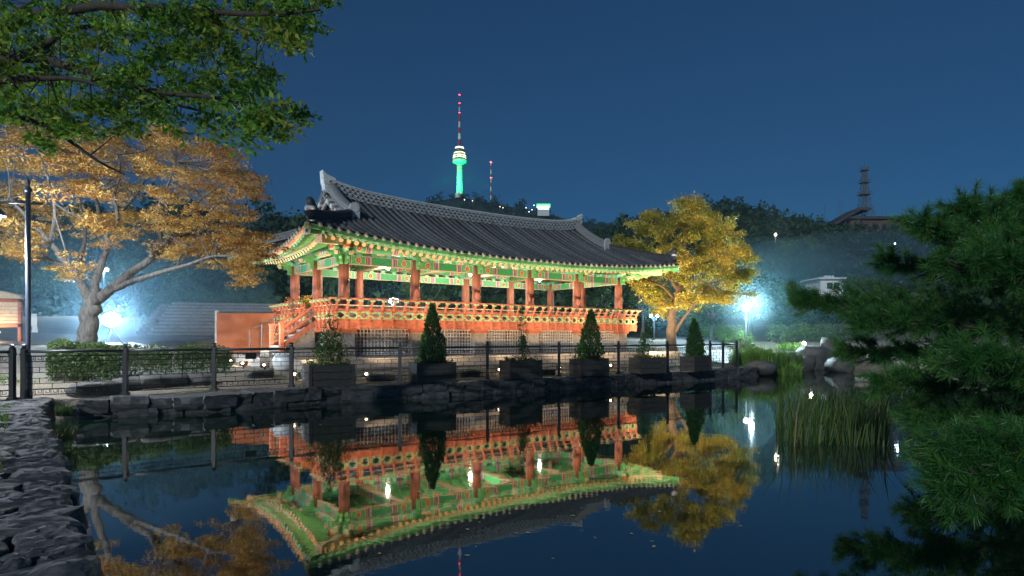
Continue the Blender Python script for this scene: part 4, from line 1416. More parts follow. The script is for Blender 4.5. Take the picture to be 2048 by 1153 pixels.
# ------------------------------------------------------------------ ground floodlights
flood_b = MB()
flood_b.box(-0.11, 0.11, -0.05, 0.05, 0.10, 0.24); flood_b.box(-0.02, 0.02, -0.02, 0.02, -0.1, 0.10)
flood_me = flood_b.mesh('housing', M['black_metal'])
lens_b = MB(); lens_b.box(-0.09, 0.09, 0.05, 0.056, 0.12, 0.225); lens_me = lens_b.mesh('lens', M['lamp_warm'])
glow_b = MB(); glow_b.lathe([(0.012, -0.03), (0.03, -0.02), (0.038, 0.0), (0.03, 0.02), (0.012, 0.03)], 10, (0, -0.075, 0.19)); glow_me = glow_b.mesh('bulb', M['lamp_warm'], True)
def floodlight(pos, target, watts, lab, angle=92, col=WARM):
    z = tz(pos.x, pos.y)
    d = Vector(target) - pos
    t = thing('ground_floodlight', lab, 'floodlight', (pos.x, pos.y, z), math.atan2(d.y, d.x) - PI / 2, 'warm floodlights round the pavilion')
    link('housing', flood_me, t); link('lens', lens_me, t); link('bulb', glow_me, t)
    dd = Vector((d.x, d.y, 0)).normalized()
    spot('flood_light', Vector((pos.x, pos.y, z + 0.2)) + dd * 0.10, target, watts * 2.7, col, angle, 0.9, 0.06)
def G2(px, D): return Vector(((px - 1024) / F * D, D, 0))
FL = [(462, 19.8, P(490, 660, 26), 230, 'warm floodlight before the orange wall, leftmost'), (487, 19.4, loc(-7.8, 0.8, 4.2), 260, 'warm floodlight before the orange wall, second from the left'),
      (530, 18.4, loc(-7.8, -1.2, 4.2), 260, 'warm floodlight beside the pale pot'), (592, 17.0, loc(-6.6, -3.3, 4.5), 250, 'warm floodlight behind the leftmost planter'),
      (735, 17.9, loc(-4.2, -3.3, 4.5), 290, 'warm floodlight behind the fence between the two leftmost planters'), (868, 18.9, loc(-1.7, -3.3, 4.5), 330, 'warm floodlight before the second lattice panel'),
      (1000, 20.3, loc(1.0, -3.3, 4.5), 360, 'warm floodlight before the third lattice panel'), (1120, 21.7, loc(3.7, -3.3, 4.5), 390, 'warm floodlight before the fourth lattice panel'),
      (1222, 23.3, loc(6.4, -3.3, 4.5), 400, 'warm floodlight near the right corner of the pavilion')]
for px, D, tg, w, lab in FL: floodlight(G2(px, D), tg, w, lab)
floodlight(G2(1305, 26.5), P(1385, 480, 32.0), 1000, 'warm floodlight at the foot of the yellow tree', 100, (1.0, 0.80, 0.48))

# ------------------------------------------------------------------ things left of the pavilion
wl = thing('screen_wall', 'plain orange painted screen wall behind the stair', 'wall', P(433, 695, 26.0))
b = MB(); b.box(0.05, 2.75, -0.08, 0.08, -0.5, 1.42); PB('panel', b, M['wall_orange'], wl)
b = MB(); b.box(-0.03, 0.05, -0.09, 0.09, -0.5, 1.52); PB('end_post', b, M['white_paint'], wl)
b = MB(); b.box(0.05, 2.75, -0.10, 0.10, 1.42, 1.45); PB('coping', b, M['far_roof'], wl)
hr = thing('handrail', 'thin metal handrail before the orange wall', 'handrail', P(500, 700, 23.5))
for xx, zz in ((0.0, 0.0), (0.45, 0.25), (0.95, 0.5)):
    b = MB(); b.tube([(xx, 0, zz - 0.4), (xx, 0, zz + 0.75)], 0.018, 6); PB('upright', b, M['steel_grey'], hr)
b = MB(); b.tube([(0, 0, 0.75), (0.95, 0, 1.25)], 0.018, 6); b.tube([(0, 0, 0.45), (0.95, 0, 0.95)], 0.012, 6); PB('rail', b, M['steel_grey'], hr)

pt = thing('pot', 'large pale glazed pot behind the fence left of the leftmost planter', 'pot', (*G2(568, 18.6)[:2], tz(*G2(568, 18.6)[:2]) - 0.02))
b = MB(); b.lathe([(0.20, 0), (0.29, 0.10), (0.33, 0.26), (0.30, 0.42), (0.26, 0.48), (0.31, 0.51), (0.31, 0.55)], 24); PB('body', b, M['pot_glaze'] if 'pot_glaze' in M else plain('pot_glaze', (0.55, 0.60, 0.62), 0.35, 0.1, 5, 0.05), pt, True)
b = MB(); b.lathe([(0.02, 0.49), (0.255, 0.50)], 20); PB('soil', b, M['soil'], pt)

st = thing('stone_steps', 'wide bank of long stone seating steps left of the orange wall', 'steps', (-18.2, 32.0, 0), R(16))
for k in range(10):
    b = MB(); b.box(-0.5 - 0.0 * k, 15.0, 0.55 * k, 0.55 * k + 0.62, 1.20 + 0.205 * (k + 1), 1.30 + 0.205 * (k + 1)); PB('step', b, M['step_stone'], st)
    b = MB(); b.box(-0.48, 14.98, 0.55 * k + 0.08, 0.55 * k + 1.6, 0.6, 1.20 + 0.205 * (k + 1)); PB('riser', b, M['granite_dark'], st)  # darker stone stands in for shade on the risers below lit treads
for k in range(9):
    b = MB(); b.box(-1.0, -0.504, 0.55 * k, 0.55 * k + 0.56, 0.6, 1.30 + 0.205 * (k + 1) + 0.10); PB('cheek_block', b, M['granite_dark'], st)

def hedge(name, label, cat, pts, n, h, w, mat, leaf, kind=None, group=None):
    """clipped row of leaves along a polyline"""
    t = thing(name, label, cat, (pts[0][0], pts[0][1], 0), group=group)
    at_, LL_ = arc(pts)
    C = []
    ss = rng.uniform(0, LL_, n)
    for s_ in ss:
        p, d = at_(s_)
        nn = Vector((-d.y, d.x, 0))
        a = rng.uniform(0, PI); rr = rng.uniform(0.35, 1.0) ** 0.7
        off_ = math.cos(a) * w / 2 * rr; hz = (math.sin(a) ** 0.6) * h * rr * (1 + 0.10 * math.sin(s_ * 3.1) + 0.06 * math.sin(s_ * 7.3))
        q = p + nn * off_
        C.append((q.x, q.y, tz_fast(q.x, q.y) + hz))
    C = np.array(C) - np.array([pts[0][0], pts[0][1], 0])
    f = foliage('foliage', C, leaf, mat, t, 0.2, 0.6)
    b = MB()
    for s_ in np.arange(0.15, LL_, 0.35):
        p, d = at_(s_)
        z = tz_fast(p.x, p.y)
        b.tube([(p.x - pts[0][0], p.y - pts[0][1], z - 0.05), (p.x - pts[0][0] + 0.03, p.y - pts[0][1], z + h * 0.8)], [0.02, 0.008], 4)
    PB('stem', b, M['bark_dark'], t)['kind'] = 'stuff'
    return t
TX = np.arange(-60, 62, 0.5); TY = np.arange(-8, 82, 0.5)
TGX, TGY = np.meshgrid(TX, TY); TGZ = terrain(TGX, TGY)
def tz_fast(x, y):
    i = int(min(max((x + 60) / 0.5, 0), len(TX) - 2)); j = int(min(max((y + 8) / 0.5, 0), len(TY) - 2))
    fx, fy = (x + 60) / 0.5 - i, (y + 8) / 0.5 - j
    return (TGZ[j, i] * (1 - fx) + TGZ[j, i + 1] * fx) * (1 - fy) + (TGZ[j + 1, i] * (1 - fx) + TGZ[j + 1, i + 1] * fx) * fy

SH = [((95, 238), 15.0, 'azalea shrub row behind the fence at the foot of the orange tree'), ((225, 345), 16.0, 'azalea shrub row behind the fence right of the glaring floodlight'), ((352, 462), 16.8, 'azalea shrub row ending before the warm floodlights')]
for (x0, x1), D, lab in SH:
    a, c = G2(x0, D), G2(x1, D + 0.8)
    hedge('azalea_hedge', 'low ' + lab, 'hedge', [(a.x, a.y), (c.x, c.y)], 14000 if x0 < 100 else 5200, 0.86 if x0 < 100 else 0.74, 1.0, M['leaf_hedge'], 0.055, group='azalea rows behind the fence')
for i, (px, D, sx, sy, sz, lab) in enumerate(((190, 13.9, 0.9, 0.45, 0.34, 'dark flat boulder behind the fence near the lamp post'), (265, 14.7, 0.7, 0.4, 0.30, 'boulder behind the second fence post'), (330, 15.1, 1.0, 0.45, 0.30, 'long boulder between the second and third fence posts'),
                                          (395, 15.6, 0.6, 0.4, 0.26, 'small boulder left of the third fence post'), (520, 17.0, 0.7, 0.4, 0.24, 'boulder in front of the warm floodlights'), (760, 18.0, 0.8, 0.35, 0.24, 'boulder behind the fence between first and second planter'),
                                          (935, 19.6, 0.8, 0.35, 0.22, 'boulder behind the fence between second and third planter'), (1090, 21.2, 0.7, 0.35, 0.22, 'boulder behind the fence between third and fourth planter'))):
    q = G2(px, D)
    o = link('boulder', stone_mesh('boulder', 300 + i, 3, 0.10, 0.45, M['boulder']), None, (q.x, q.y, tz(q.x, q.y) + sz * 0.3), (0, 0, random.uniform(0.3, 0.9)), (sx, sy, sz))
    o.data.polygons.foreach_set('use_smooth', [True] * len(o.data.polygons))
    tag(o, lab, 'boulder', 'boulders behind the fence')

# street lamp whose arm leaves the frame on the left
lp = thing('street_lamp', 'tall dark blue steel lamp post with side arms at the left edge', 'street lamp', (POSTS[0].x + 0.0, POSTS[0].y + 0.11, 0.0))
plain('lamp_paint', (0.075, 0.095, 0.13), 0.35, 0.15, 6, 0.05, metal=0.35)
b = MB(); b.tube([(0, 0, -0.1), (0, 0, 0.9), (0, 0, 0.95), (0, 0, 4.35)], [0.08, 0.08, 0.052, 0.047], 16); PB('pole', b, M['lamp_paint'], lp, True)
b = MB(); b.lathe([(0.058, 4.35), (0.07, 4.37), (0.07, 4.41), (0.045, 4.44), (0.025, 4.50), (0.05, 4.55), (0.02, 4.60), (0.005, 4.66)], 14); PB('finial', b, M['lamp_paint'], lp, True)
b = MB(); b.tube([(0.30, 0, 4.10), (-1.30, 0, 4.16)], 0.024, 8); PB('arm', b, M['lamp_paint'], lp, True)
b = MB(); b.lathe([(0.05, 4.12), (0.10, 4.08), (0.24, 3.94), (0.26, 3.86), (0.25, 3.855)], 18, (-0.78, 0, 0)); PB('shade', b, M['lamp_paint'], lp, True)
b = MB(); b.lathe([(0.06, 3.70), (0.13, 3.74), (0.16, 3.80), (0.15, 3.852)], 16, (-0.78, 0, 0)); PB('bulb', b, M['lamp_cool'], lp, True)
point('street_lamp_light', Vector(lp.location) + Vector((-0.78, 0, 3.62)), 1100, (0.85, 0.90, 1.0), 0.12)

# work floodlight glaring at the camera
wf = thing('work_floodlight', 'glaring white work floodlight on a tripod beside the orange tree trunk', 'floodlight', (*G2(222, 23.0)[:2], tz(*G2(222, 23.0)[:2])))
zl = 1.3 + 35 / F * 23.0 - wf.location.z
face = (Vector((0, 0, 0)) - Vector(wf.location)); wf.rotation_euler = (0, 0, math.atan2(face.y, face.x) + PI / 2)
b = MB(); b.tube([(0, -0.03, zl), (0, 0.06, zl), (0, 0.2, zl)], [0.30, 0.30, 0.16], 20); PB('housing', b, M['black_metal'], wf)
b = MB(); b.tube([(0, -0.06, zl), (0, -0.034, zl)], [0.22, 0.27], 20); PB('lens', b, M['lamp_flood'] if 'lamp_flood' in M else emit('lamp_flood', (0.85, 0.95, 1.0), 25.0), wf)
for k in range(3):
    a = 2 * PI * k / 3 + 0.3
    b = MB(); b.tube([(0, 0.05, zl - 0.3), (0.42 * math.cos(a), 0.05 + 0.42 * math.sin(a), -0.05)], 0.018, 6); PB('leg', b, M['steel_grey'], wf)
fd = face.normalized()
spot('work_flood_light', Vector(wf.location) + Vector((fd.x * 0.12, fd.y * 0.12, zl)), Vector(wf.location) + Vector((0.5 * 10, -0.87 * 10, 1.9)), 2600, COOL, 165, 0.5, 0.2)

# notice board and cloth banner at the far left
nb_ = thing('notice_board', 'orange framed notice board with cream panel at the left edge', 'notice board', P(12, 690, 22.0))
b = MB(); b.box(-0.62, 0.46, -0.03, 0.03, 0.75, 1.50); PB('panel', b, M['cream_paint'], nb_)
for k in range(5):
    b = MB(); b.box(-0.60, 0.44, -0.038, -0.031, 0.85 + 0.125 * k, 0.862 + 0.125 * k); PB('batten', b, M['orange_wood'], nb_)
for x0, x1, z0, z1 in ((-0.70, -0.62, -0.15, 1.6), (0.46, 0.56, -0.15, 1.6), (-0.70, 0.56, 0.62, 0.74), (-0.70, 0.56, 1.51, 1.62)):
    b = MB(); b.box(x0, x1, -0.06, 0.06, z0, z1); PB('frame_bar', b, M['orange_wood'], nb_)
b = MB(); b.prism([(-0.85, -0.16, 1.63), (0.70, -0.16, 1.63), (0.62, -0.16, 1.72), (0.30, -0.16, 1.80), (-0.08, -0.16, 1.90), (-0.45, -0.16, 1.80), (-0.78, -0.16, 1.72)], (0, 0.32, 0)); PB('roof', b, M['cream_paint'], nb_)
b = MB(); b.tube([(-0.08, -0.30, 0.40), (-0.08, -0.22, 0.46)], 0.05, 8); PB('lamp', b, M['lamp_warm'], nb_)
point('notice_light', Vector(nb_.location) + Vector((-0.08, -0.45, 0.5)), 28, WARM, 0.05)
bn = thing('cloth_banner', 'small white cloth banner on a stand right of the notice board', 'banner', P(68, 692, 21.0))
b = MB()
zz = np.linspace(0.45, 1.08, 8)
A = [(-0.10 + 0.03 * math.sin(k), 0.02 * math.sin(k * 1.4), z) for k, z in enumerate(zz)]; B_ = [(0.10 + 0.02 * math.sin(k * 0.8), 0.03 * math.cos(k * 1.2), z) for k, z in enumerate(zz)]
b.strip(A, B_); b.strip([(p[0], p[1] + 0.012, p[2]) for p in A], [(p[0], p[1] + 0.012, p[2]) for p in B_]); PB('cloth', b, M['white_paint'], bn, True)
b = MB(); b.tube([(-0.14, 0, -0.1), (-0.14, 0, 1.15)], 0.015, 6); b.tube([(-0.2, 0, 1.1), (0.2, 0, 1.1)], 0.01, 6); PB('stand', b, M['steel_grey'], bn)

# flower vases on the deck
for px, D, mt, lab in ((580, 24.3, 'flower_orange', 'vase of orange flowers on the deck by the back left column'), (613, 23.4, 'flower_yellow', 'vase of yellow flowers on the deck by the stair opening')):
    q = P(px, 600, D)
    t = thing('flower_vase', lab, 'vase', (q.x, q.y, Z_FLOOR), group='flower vases on the deck')
    b = MB(); b.lathe([(0.07, 0), (0.10, 0.15), (0.12, 0.4), (0.07, 0.58), (0.09, 0.64)], 14); PB('vase', b, M['granite_dark'], t, True)
    c = rng.normal(scale=(0.11, 0.11, 0.11), size=(260, 3)) + np.array([0, 0, 0.90])
    foliage('blossom', c, 0.07, M[mt], t, 0.3, 0.9)
    c = rng.normal(scale=(0.10, 0.10, 0.09), size=(160, 3)) + np.array([0, 0, 0.74])
    foliage('leaves', c, 0.08, M['leaf_shrub'], t, 0.2, 0.5)
# ------------------------------------------------------------------ trees near the pond
def limb_path(pts, n=5):
    """smooth a polyline (Catmull-Rom)"""
    pts = [Vector(p) for p in pts]
    q = [pts[0] * 2 - pts[1]] + pts + [pts[-1] * 2 - pts[-2]]
    out = []
    for i in range(1, len(q) - 2):
        for k in range(n):
            t = k / n
            a, b_, c, d = q[i - 1], q[i], q[i + 1], q[i + 2]
            out.append(0.5 * ((2 * b_) + (c - a) * t + (2 * a - 5 * b_ + 4 * c - d) * t * t + (3 * b_ - a - 3 * c + d) * t ** 3))
    out.append(pts[-1])
    return out

def pads(center, r, n, flat=0.30, npads=5, spread=0.75):
    """leaf positions in flat overlapping sprays round a centre"""
    out = []
    for k in range(npads):
        c = np.array(center) + rng.normal(scale=(r * spread * 0.6, r * spread * 0.6, r * spread * 0.42))
        m = n // npads
        a = rng.uniform(0, 2 * PI, m); q = np.sqrt(rng.uniform(0.0, 1, m)) * r * rng.uniform(0.55, 0.8)
        z = rng.normal(scale=flat * r * 0.33, size=m) - 0.10 * (q / r) ** 2 * r
        out.append(np.stack([c[0] + q * np.cos(a), c[1] + q * np.sin(a), c[2] + z], 1))
    return np.concatenate(out)

def tree(name, label, cat, base, limbs, clumps, leafsize, mat, bark, group=None, up=0.55, twig=0.012, aspect=0.5, flat=0.30, npads=5):
    """limbs: (points, r0, r1), the first is the trunk; clumps: (centre, radius, leaves)"""
    t = thing(name, label, cat, base, group=group)
    o = Vector(base)
    nodes = []
    for i, (pts, r0, r1) in enumerate(limbs):
        path = limb_path([Vector(p) - o for p in pts])
        n = len(path)
        rad = [r0 + (r1 - r0) * (k / (n - 1)) ** 0.8 for k in range(n)]
        if i == 0: rad = [x * (1 + 0.55 * math.exp(-k / 1.8)) for k, x in enumerate(rad)]
        jit = [p + Vector(rng.normal(scale=rad[k] * 0.10, size=3)) for k, p in enumerate(path)]
        b = MB(); b.tube(jit, rad, 12 if r0 > 0.08 else 7)
        PB('trunk' if i == 0 else 'limb', b, bark, t, True)
        if i > 0 or len(limbs) == 1: nodes += [(p, rad[k]) for k, p in enumerate(path) if k > n * 0.25]
    if not nodes: nodes = [(Vector((0, 0, 1)), 0.05)]
    NP = np.array([p for p, _ in nodes])
    b = MB(); leaves = []
    for c, r, n in clumps:
        c = np.array(c) - np.array(o)
        i = int(np.argmin(np.linalg.norm((NP - c) * np.array([1, 1, 1.0]) + np.array([0, 0, 0]), axis=1) - 0.0))
        p0 = Vector(NP[i]); c_ = Vector(c)
        mid = p0.lerp(c_, 0.5) + Vector(rng.normal(scale=0.06, size=3) * r * 2) + Vector((0, 0, -0.05 * r))
        rr = min(nodes[i][1] * 0.6, twig * 2.4)
        b.tube(limb_path([p0, mid, c_], 4), [rr + (twig * 0.5 - rr) * k / 8 for k in range(9)], 5, False)
        for _ in range(5):
            d = Vector(rand_dir(1)[0]); d.z = abs(d.z) * 0.4
            b.tube([c_ * 0.999, c_ + d * r * 0.5 + Vector((0, 0, 0.02)), c_ + d * r * 0.9], [twig * 0.5, twig * 0.35, twig * 0.15], 4, False)
        leaves.append(pads(c, r, n, flat, npads))
    PB('twigs', b, bark, t, True)['kind'] = 'stuff'
    f = foliage('crown', np.concatenate(leaves), leafsize, mat, t, up, aspect, 0.25)
    return t

def PD(px, py, D): return P(px, py, D)

# --- orange tree on the left
D0 = 17.0
def o3(pts): return [P(x, y, D0 + d) for x, y, d in pts]
zb = tz(P(165, 700, D0).x, D0)
base = Vector((P(166, 700, D0).x, D0, zb - 0.1))
limbs = [([base, P(171, 705, D0), P(177, 655, D0), P(183, 610, D0), P(188, 590, D0)], 0.27, 0.20),
         (o3([(178, 600, 0), (158, 560, -.2), (128, 520, -.4), (95, 480, -.6), (55, 437, -.8), (20, 398, -1.0)]), 0.14, 0.03),
         (o3([(150, 548, -.2), (118, 528, .3), (90, 515, .8), (74, 497, 1.0), (40, 490, 1.4)]), 0.07, 0.02),
         (o3([(188, 595, 0), (192, 560, .2), (207, 520, .3), (216, 482, .4), (205, 452, .6), (196, 420, .9), (190, 375, 1.2), (178, 330, 1.4)]), 0.12, 0.025),
         (o3([(212, 500, .3), (232, 465, 0), (236, 430, -.3), (228, 395, -.6), (240, 350, -1.0), (236, 310, -1.2)]), 0.07, 0.02),
         (o3([(196, 600, 0), (222, 580, .2), (258, 548, .4), (300, 520, .6), (340, 482, .8), (372, 440, 1.0), (392, 408, 1.2), (430, 378, 1.4), (475, 345, 1.5)]), 0.15, 0.025),
         (o3([(228, 578, .2), (272, 562, -.2), (322, 545, -.5), (375, 530, -.8), (430, 512, -1.0), (495, 518, -1.2)]), 0.09, 0.02),
         (o3([(300, 520, .6), (322, 470, 0.2), (312, 430, -.3), (332, 380, -.8), (352, 325, -1.1)]), 0.07, 0.02),
         (o3([(150, 548, -.3), (170, 475, .8), (160, 405, 1.6), (150, 335, 2.2)]), 0.07, 0.02),
         (o3([(345, 478, .8), (390, 465, 1.6), (440, 440, 2.2), (480, 420, 2.6)]), 0.06, 0.015),
         (o3([(100, 485, -.6), (110, 430, -1.2), (100, 370, -1.6), (80, 310, -1.8)]), 0.06, 0.015),
         (o3([(205, 450, .6), (265, 400, 1.5), (300, 340, 2.2), (310, 300, 2.4)]), 0.05, 0.015)]
OC = [(10, 285), (70, 280), (130, 280), (190, 285), (250, 285), (310, 290), (360, 300), (410, 298), (448, 305), (-30, 300), (0, 330), (60, 325), (120, 330), (180, 330), (240, 335), (300, 335), (360, 340), (420, 345), (470, 342), (502, 350),
      (20, 385), (80, 375), (140, 372), (200, 380), (260, 385), (320, 385), (380, 390), (440, 385), (490, 370), (-20, 400), (15, 435), (70, 425), (185, 445), (150, 450), (265, 440), (330, 440), (390, 440), (450, 430), (480, 440),
      (40, 470), (95, 460), (240, 455), (210, 470), (350, 470), (410, 480), (460, 470), (500, 480), (60, 505), (20, 500), (130, 545), (440, 505), (490, 505), (522, 498), (390, 495), (480, 535), (505, 528), (330, 500), (150, 300), (280, 310), (340, 270), (110, 262), (40, 260)]
cl = []
for x, y in OC:
    for k in range(3):
        d = rng.uniform(-2.3, 2.6)
        c = P(x + rng.normal(scale=10), y + rng.normal(scale=7), D0 + d)
        cl.append((c, rng.uniform(0.34, 0.54), 360))
tree('zelkova_tree', 'broad tree with orange autumn leaves and pale forked trunk behind the fence', 'tree', base, limbs, cl, 0.080, M['leaf_orange'], M['bark_pale'], flat=0.20, npads=4)

# --- yellow tree right of the pavilion
D0 = 32.0
zb = tz(P(1343, 690, D0).x, D0)
base = Vector((P(1343, 690, D0).x, D0, zb - 0.1))
limbs = [([base, P(1342, 670, D0), P(1345, 630, D0), P(1352, 600, D0), P(1362, 570, D0)], 0.27, 0.17),
         (o3([(1350, 665, 0), (1362, 645, -.3), (1380, 620, -.6), (1402, 590, -.9), (1440, 560, -1.2)]), 0.10, 0.02),
         (o3([(1360, 575, 0), (1372, 540, .2), (1370, 500, .3), (1375, 450, .3), (1372, 420, .2)]), 0.13, 0.02),
         (o3([(1358, 582, 0), (1335, 550, .5), (1310, 510, 1.0), (1290, 460, 1.4), (1280, 430, 1.6)]), 0.11, 0.02),
         (o3([(1350, 600, 0), (1325, 575, -.3), (1295, 560, -.7), (1262, 550, -1.0)]), 0.08, 0.015),
         (o3([(1365, 560, 0), (1400, 520, -.3), (1430, 480, -.6), (1450, 440, -.8)]), 0.10, 0.02),
         (o3([(1380, 540, 0), (1430, 520, .5), (1470, 510, .9), (1500, 505, 1.1)]), 0.07, 0.015),
         (o3([(1370, 500, .3), (1340, 460, .2), (1330, 430, 0)]), 0.06, 0.015)]
YC = [(1370, 418), (1355, 440), (1395, 440), (1300, 430), (1275, 455), (1310, 460), (1335, 450), (1430, 435), (1450, 450), (1415, 455), (1375, 470), (1265, 490), (1290, 490), (1330, 490), (1345, 500), (1405, 490), (1440, 485), (1470, 480), (1480, 505), (1495, 525),
      (1380, 520), (1420, 520), (1450, 520), (1300, 525), (1270, 550), (1290, 565), (1320, 545), (1345, 545), (1385, 550), (1420, 550), (1455, 550), (1482, 555), (1495, 545), (1310, 580), (1335, 590), (1375, 585), (1410, 580), (1440, 585), (1465, 575), (1330, 612), (1365, 605), (1395, 600), (1430, 600), (1310, 600), (1245, 487), (1400, 425), (1385, 408)]
cl = []
for x, y in YC:
    for k in range(3):
        rr = math.sqrt(max(0.05, 1 - ((x - 1378) / 140) ** 2 - ((y - 515) / 125) ** 2))
        d = rng.uniform(-2.6, 2.6) * rr
        cl.append((P(x + rng.normal(scale=7), y + rng.normal(scale=6), D0 + d), rng.uniform(0.40, 0.58), 420))
tree('zelkova_tree', 'round tree with golden yellow leaves standing right of the pavilion', 'tree', base, limbs, cl, 0.115, M['leaf_yellow'], M['bark_warm'], up=0.45, flat=0.5)

# --- green branches overhead, trunk out of the frame on the left
D0 = 7.2
base = Vector((-8.6, 6.4, tz(-8.6, 6.4) - 0.1))
tip = Vector((-7.6, 6.7, 4.2))
limbs = [([base, base + Vector((0.1, 0, 1.5)), base + Vector((0.35, 0.1, 3.0)), tip, tip + Vector((0.5, 0.1, 1.2))], 0.30, 0.14),
         ([tip] + o3([(-60, 70, 0), (0, 52, 0), (60, 34, 0), (120, 22, -.1), (220, 14, -.3), (350, 20, -.5), (470, 27, -.7), (560, 28, -.9), (640, 20, -1.0)]), 0.10, 0.012),
         ([tip - Vector((0, 0, .2))] + o3([(-60, 112, .4), (0, 107, .4), (60, 105, .5), (110, 80, .6), (160, 56, .8), (215, 58, 1.0), (300, 82, 1.2), (400, 112, 1.3)]), 0.08, 0.010),
         ([tip - Vector((0, 0, .3))] + o3([(-60, 128, -.3), (0, 122, -.4), (80, 117, -.4), (150, 138, -.5), (240, 168, -.6), (340, 188, -.7), (430, 196, -.8), (560, 232, -1.0)]), 0.09, 0.010),
         ([tip - Vector((0, 0, .5))] + o3([(-60, 215, .2), (35, 234, .2), (105, 258, .3), (150, 290, .4), (200, 325, .5), (250, 350, .5)]), 0.06, 0.008),
         ([tip - Vector((0, 0, .3))] + o3([(-40, 165, -.9), (60, 158, -1.0), (160, 160, -1.1), (260, 200, -1.2)]), 0.06, 0.008),
         (o3([(290, 178, -.6), (340, 205, -.2), (400, 222, 0), (470, 240, .2)]), 0.03, 0.006),
         (o3([(370, 20, -.5), (430, 45, -.2), (500, 70, 0), (580, 90, 0)]), 0.025, 0.006),
         (o3([(35, 28, 0), (70, 5, .3), (110, -25, .6)]), 0.05, 0.02)]
GC = [(10, 10), (60, 60), (120, 50), (180, 35), (240, 30), (300, 25), (360, 15), (420, 20), (480, 10), (540, 15), (600, 15), (635, 5), (590, 50), (560, 75), (600, 85), (520, 55), (460, 45), (400, 50), (340, 60), (280, 70), (220, 85), (160, 90), (90, 95), (30, 90),
      (20, 140), (80, 150), (140, 165), (200, 130), (260, 120), (320, 110), (380, 110), (430, 100), (470, 130), (510, 140), (535, 165), (480, 175), (420, 160), (360, 150), (300, 150), (240, 160), (180, 190), (120, 200), (60, 200), (10, 190), (20, 225), (80, 235), (140, 230), (200, 220), (260, 205), (320, 200), (380, 195), (440, 205), (500, 205), (550, 215), (590, 230), (565, 255), (520, 255), (470, 250), (420, 250), (330, 240), (270, 240), (210, 255), (160, 255), (110, 268),
      (395, 75), (150, 10), (440, 70), (-20, 60), (-20, 160)]
cl = []
for x, y in GC:
    for k in range(2):
        cl.append((P(x + rng.normal(scale=12), y + rng.normal(scale=9), D0 + rng.uniform(-1.2, 1.4)), rng.uniform(0.17, 0.25), 122))
tree('zelkova_tree', 'green leafy branches hanging over the pond from the upper left', 'tree', base, limbs, cl, 0.080, M['leaf_green'], M['bark_dark'], up=0.4, twig=0.004, flat=0.38, npads=4, aspect=0.42)

# --- pine leaning in from the right
base = Vector((10.3, 9.3, tz(10.3, 9.3) - 0.1))
pine = thing('pine_tree', 'dark green long needled pine leaning over the pond at the right edge', 'pine tree', base)
o = base
trunk = [base, Vector((10.1, 9.2, 1.4)), Vector((9.8, 9.3, 2.8)), Vector((10.0, 9.3, 4.2)), Vector((9.8, 9.2, 5.6))]
b = MB(); b.tube([p - o for p in limb_path(trunk)], [0.22 - 0.008 * k for k in range(21)], 12); PB('trunk', b, M['bark_dark'], pine, True)
PLimb = [[(2170, 480, 6.6), (2060, 460, 6.4), (1990, 440, 6.2), (1925, 420, 6.0)], [(2170, 470, 6.7), (2100, 440, 6.8), (2060, 420, 6.8), (2030, 405, 6.8)],
         [(2160, 560, 6.6), (2040, 520, 6.2), (1930, 485, 6.0), (1840, 450, 5.8)], [(2160, 610, 6.6), (2020, 570, 6.6), (1900, 545, 6.7), (1780, 525, 6.8)],
         [(2150, 670, 6.6), (1980, 630, 6.4), (1820, 610, 6.6), (1700, 610, 6.8), (1600, 600, 7.0)], [(2150, 700, 6.5), (2000, 660, 6.0), (1860, 650, 5.8), (1730, 640, 5.9)],
         [(2150, 740, 6.5), (1990, 720, 6.3), (1840, 710, 6.4), (1700, 705, 6.6)], [(2150, 790, 6.5), (2000, 770, 5.9), (1880, 765, 5.7), (1770, 765, 5.8)],
         [(2150, 830, 6.4), (2020, 820, 6.0), (1920, 830, 5.8), (1840, 840, 5.8)], [(2150, 880, 6.3), (2040, 890, 5.6), (1950, 900, 5.3), (1880, 915, 5.3)],
         [(2150, 930, 6.2), (2050, 950, 5.4), (1980, 965, 5.1), (1905, 975, 5.1)], [(2160, 600, 6.0), (2080, 560, 5.2), (2000, 530, 5.0), (1930, 540, 4.9)], [(2160, 800, 5.9), (2090, 760, 5.1), (2010, 735, 4.9), (1930, 720, 4.8)], [(2160, 520, 6.4), (2090, 510, 5.6), (2030, 500, 5.4), (1990, 490, 5.4)]]
shoots = []
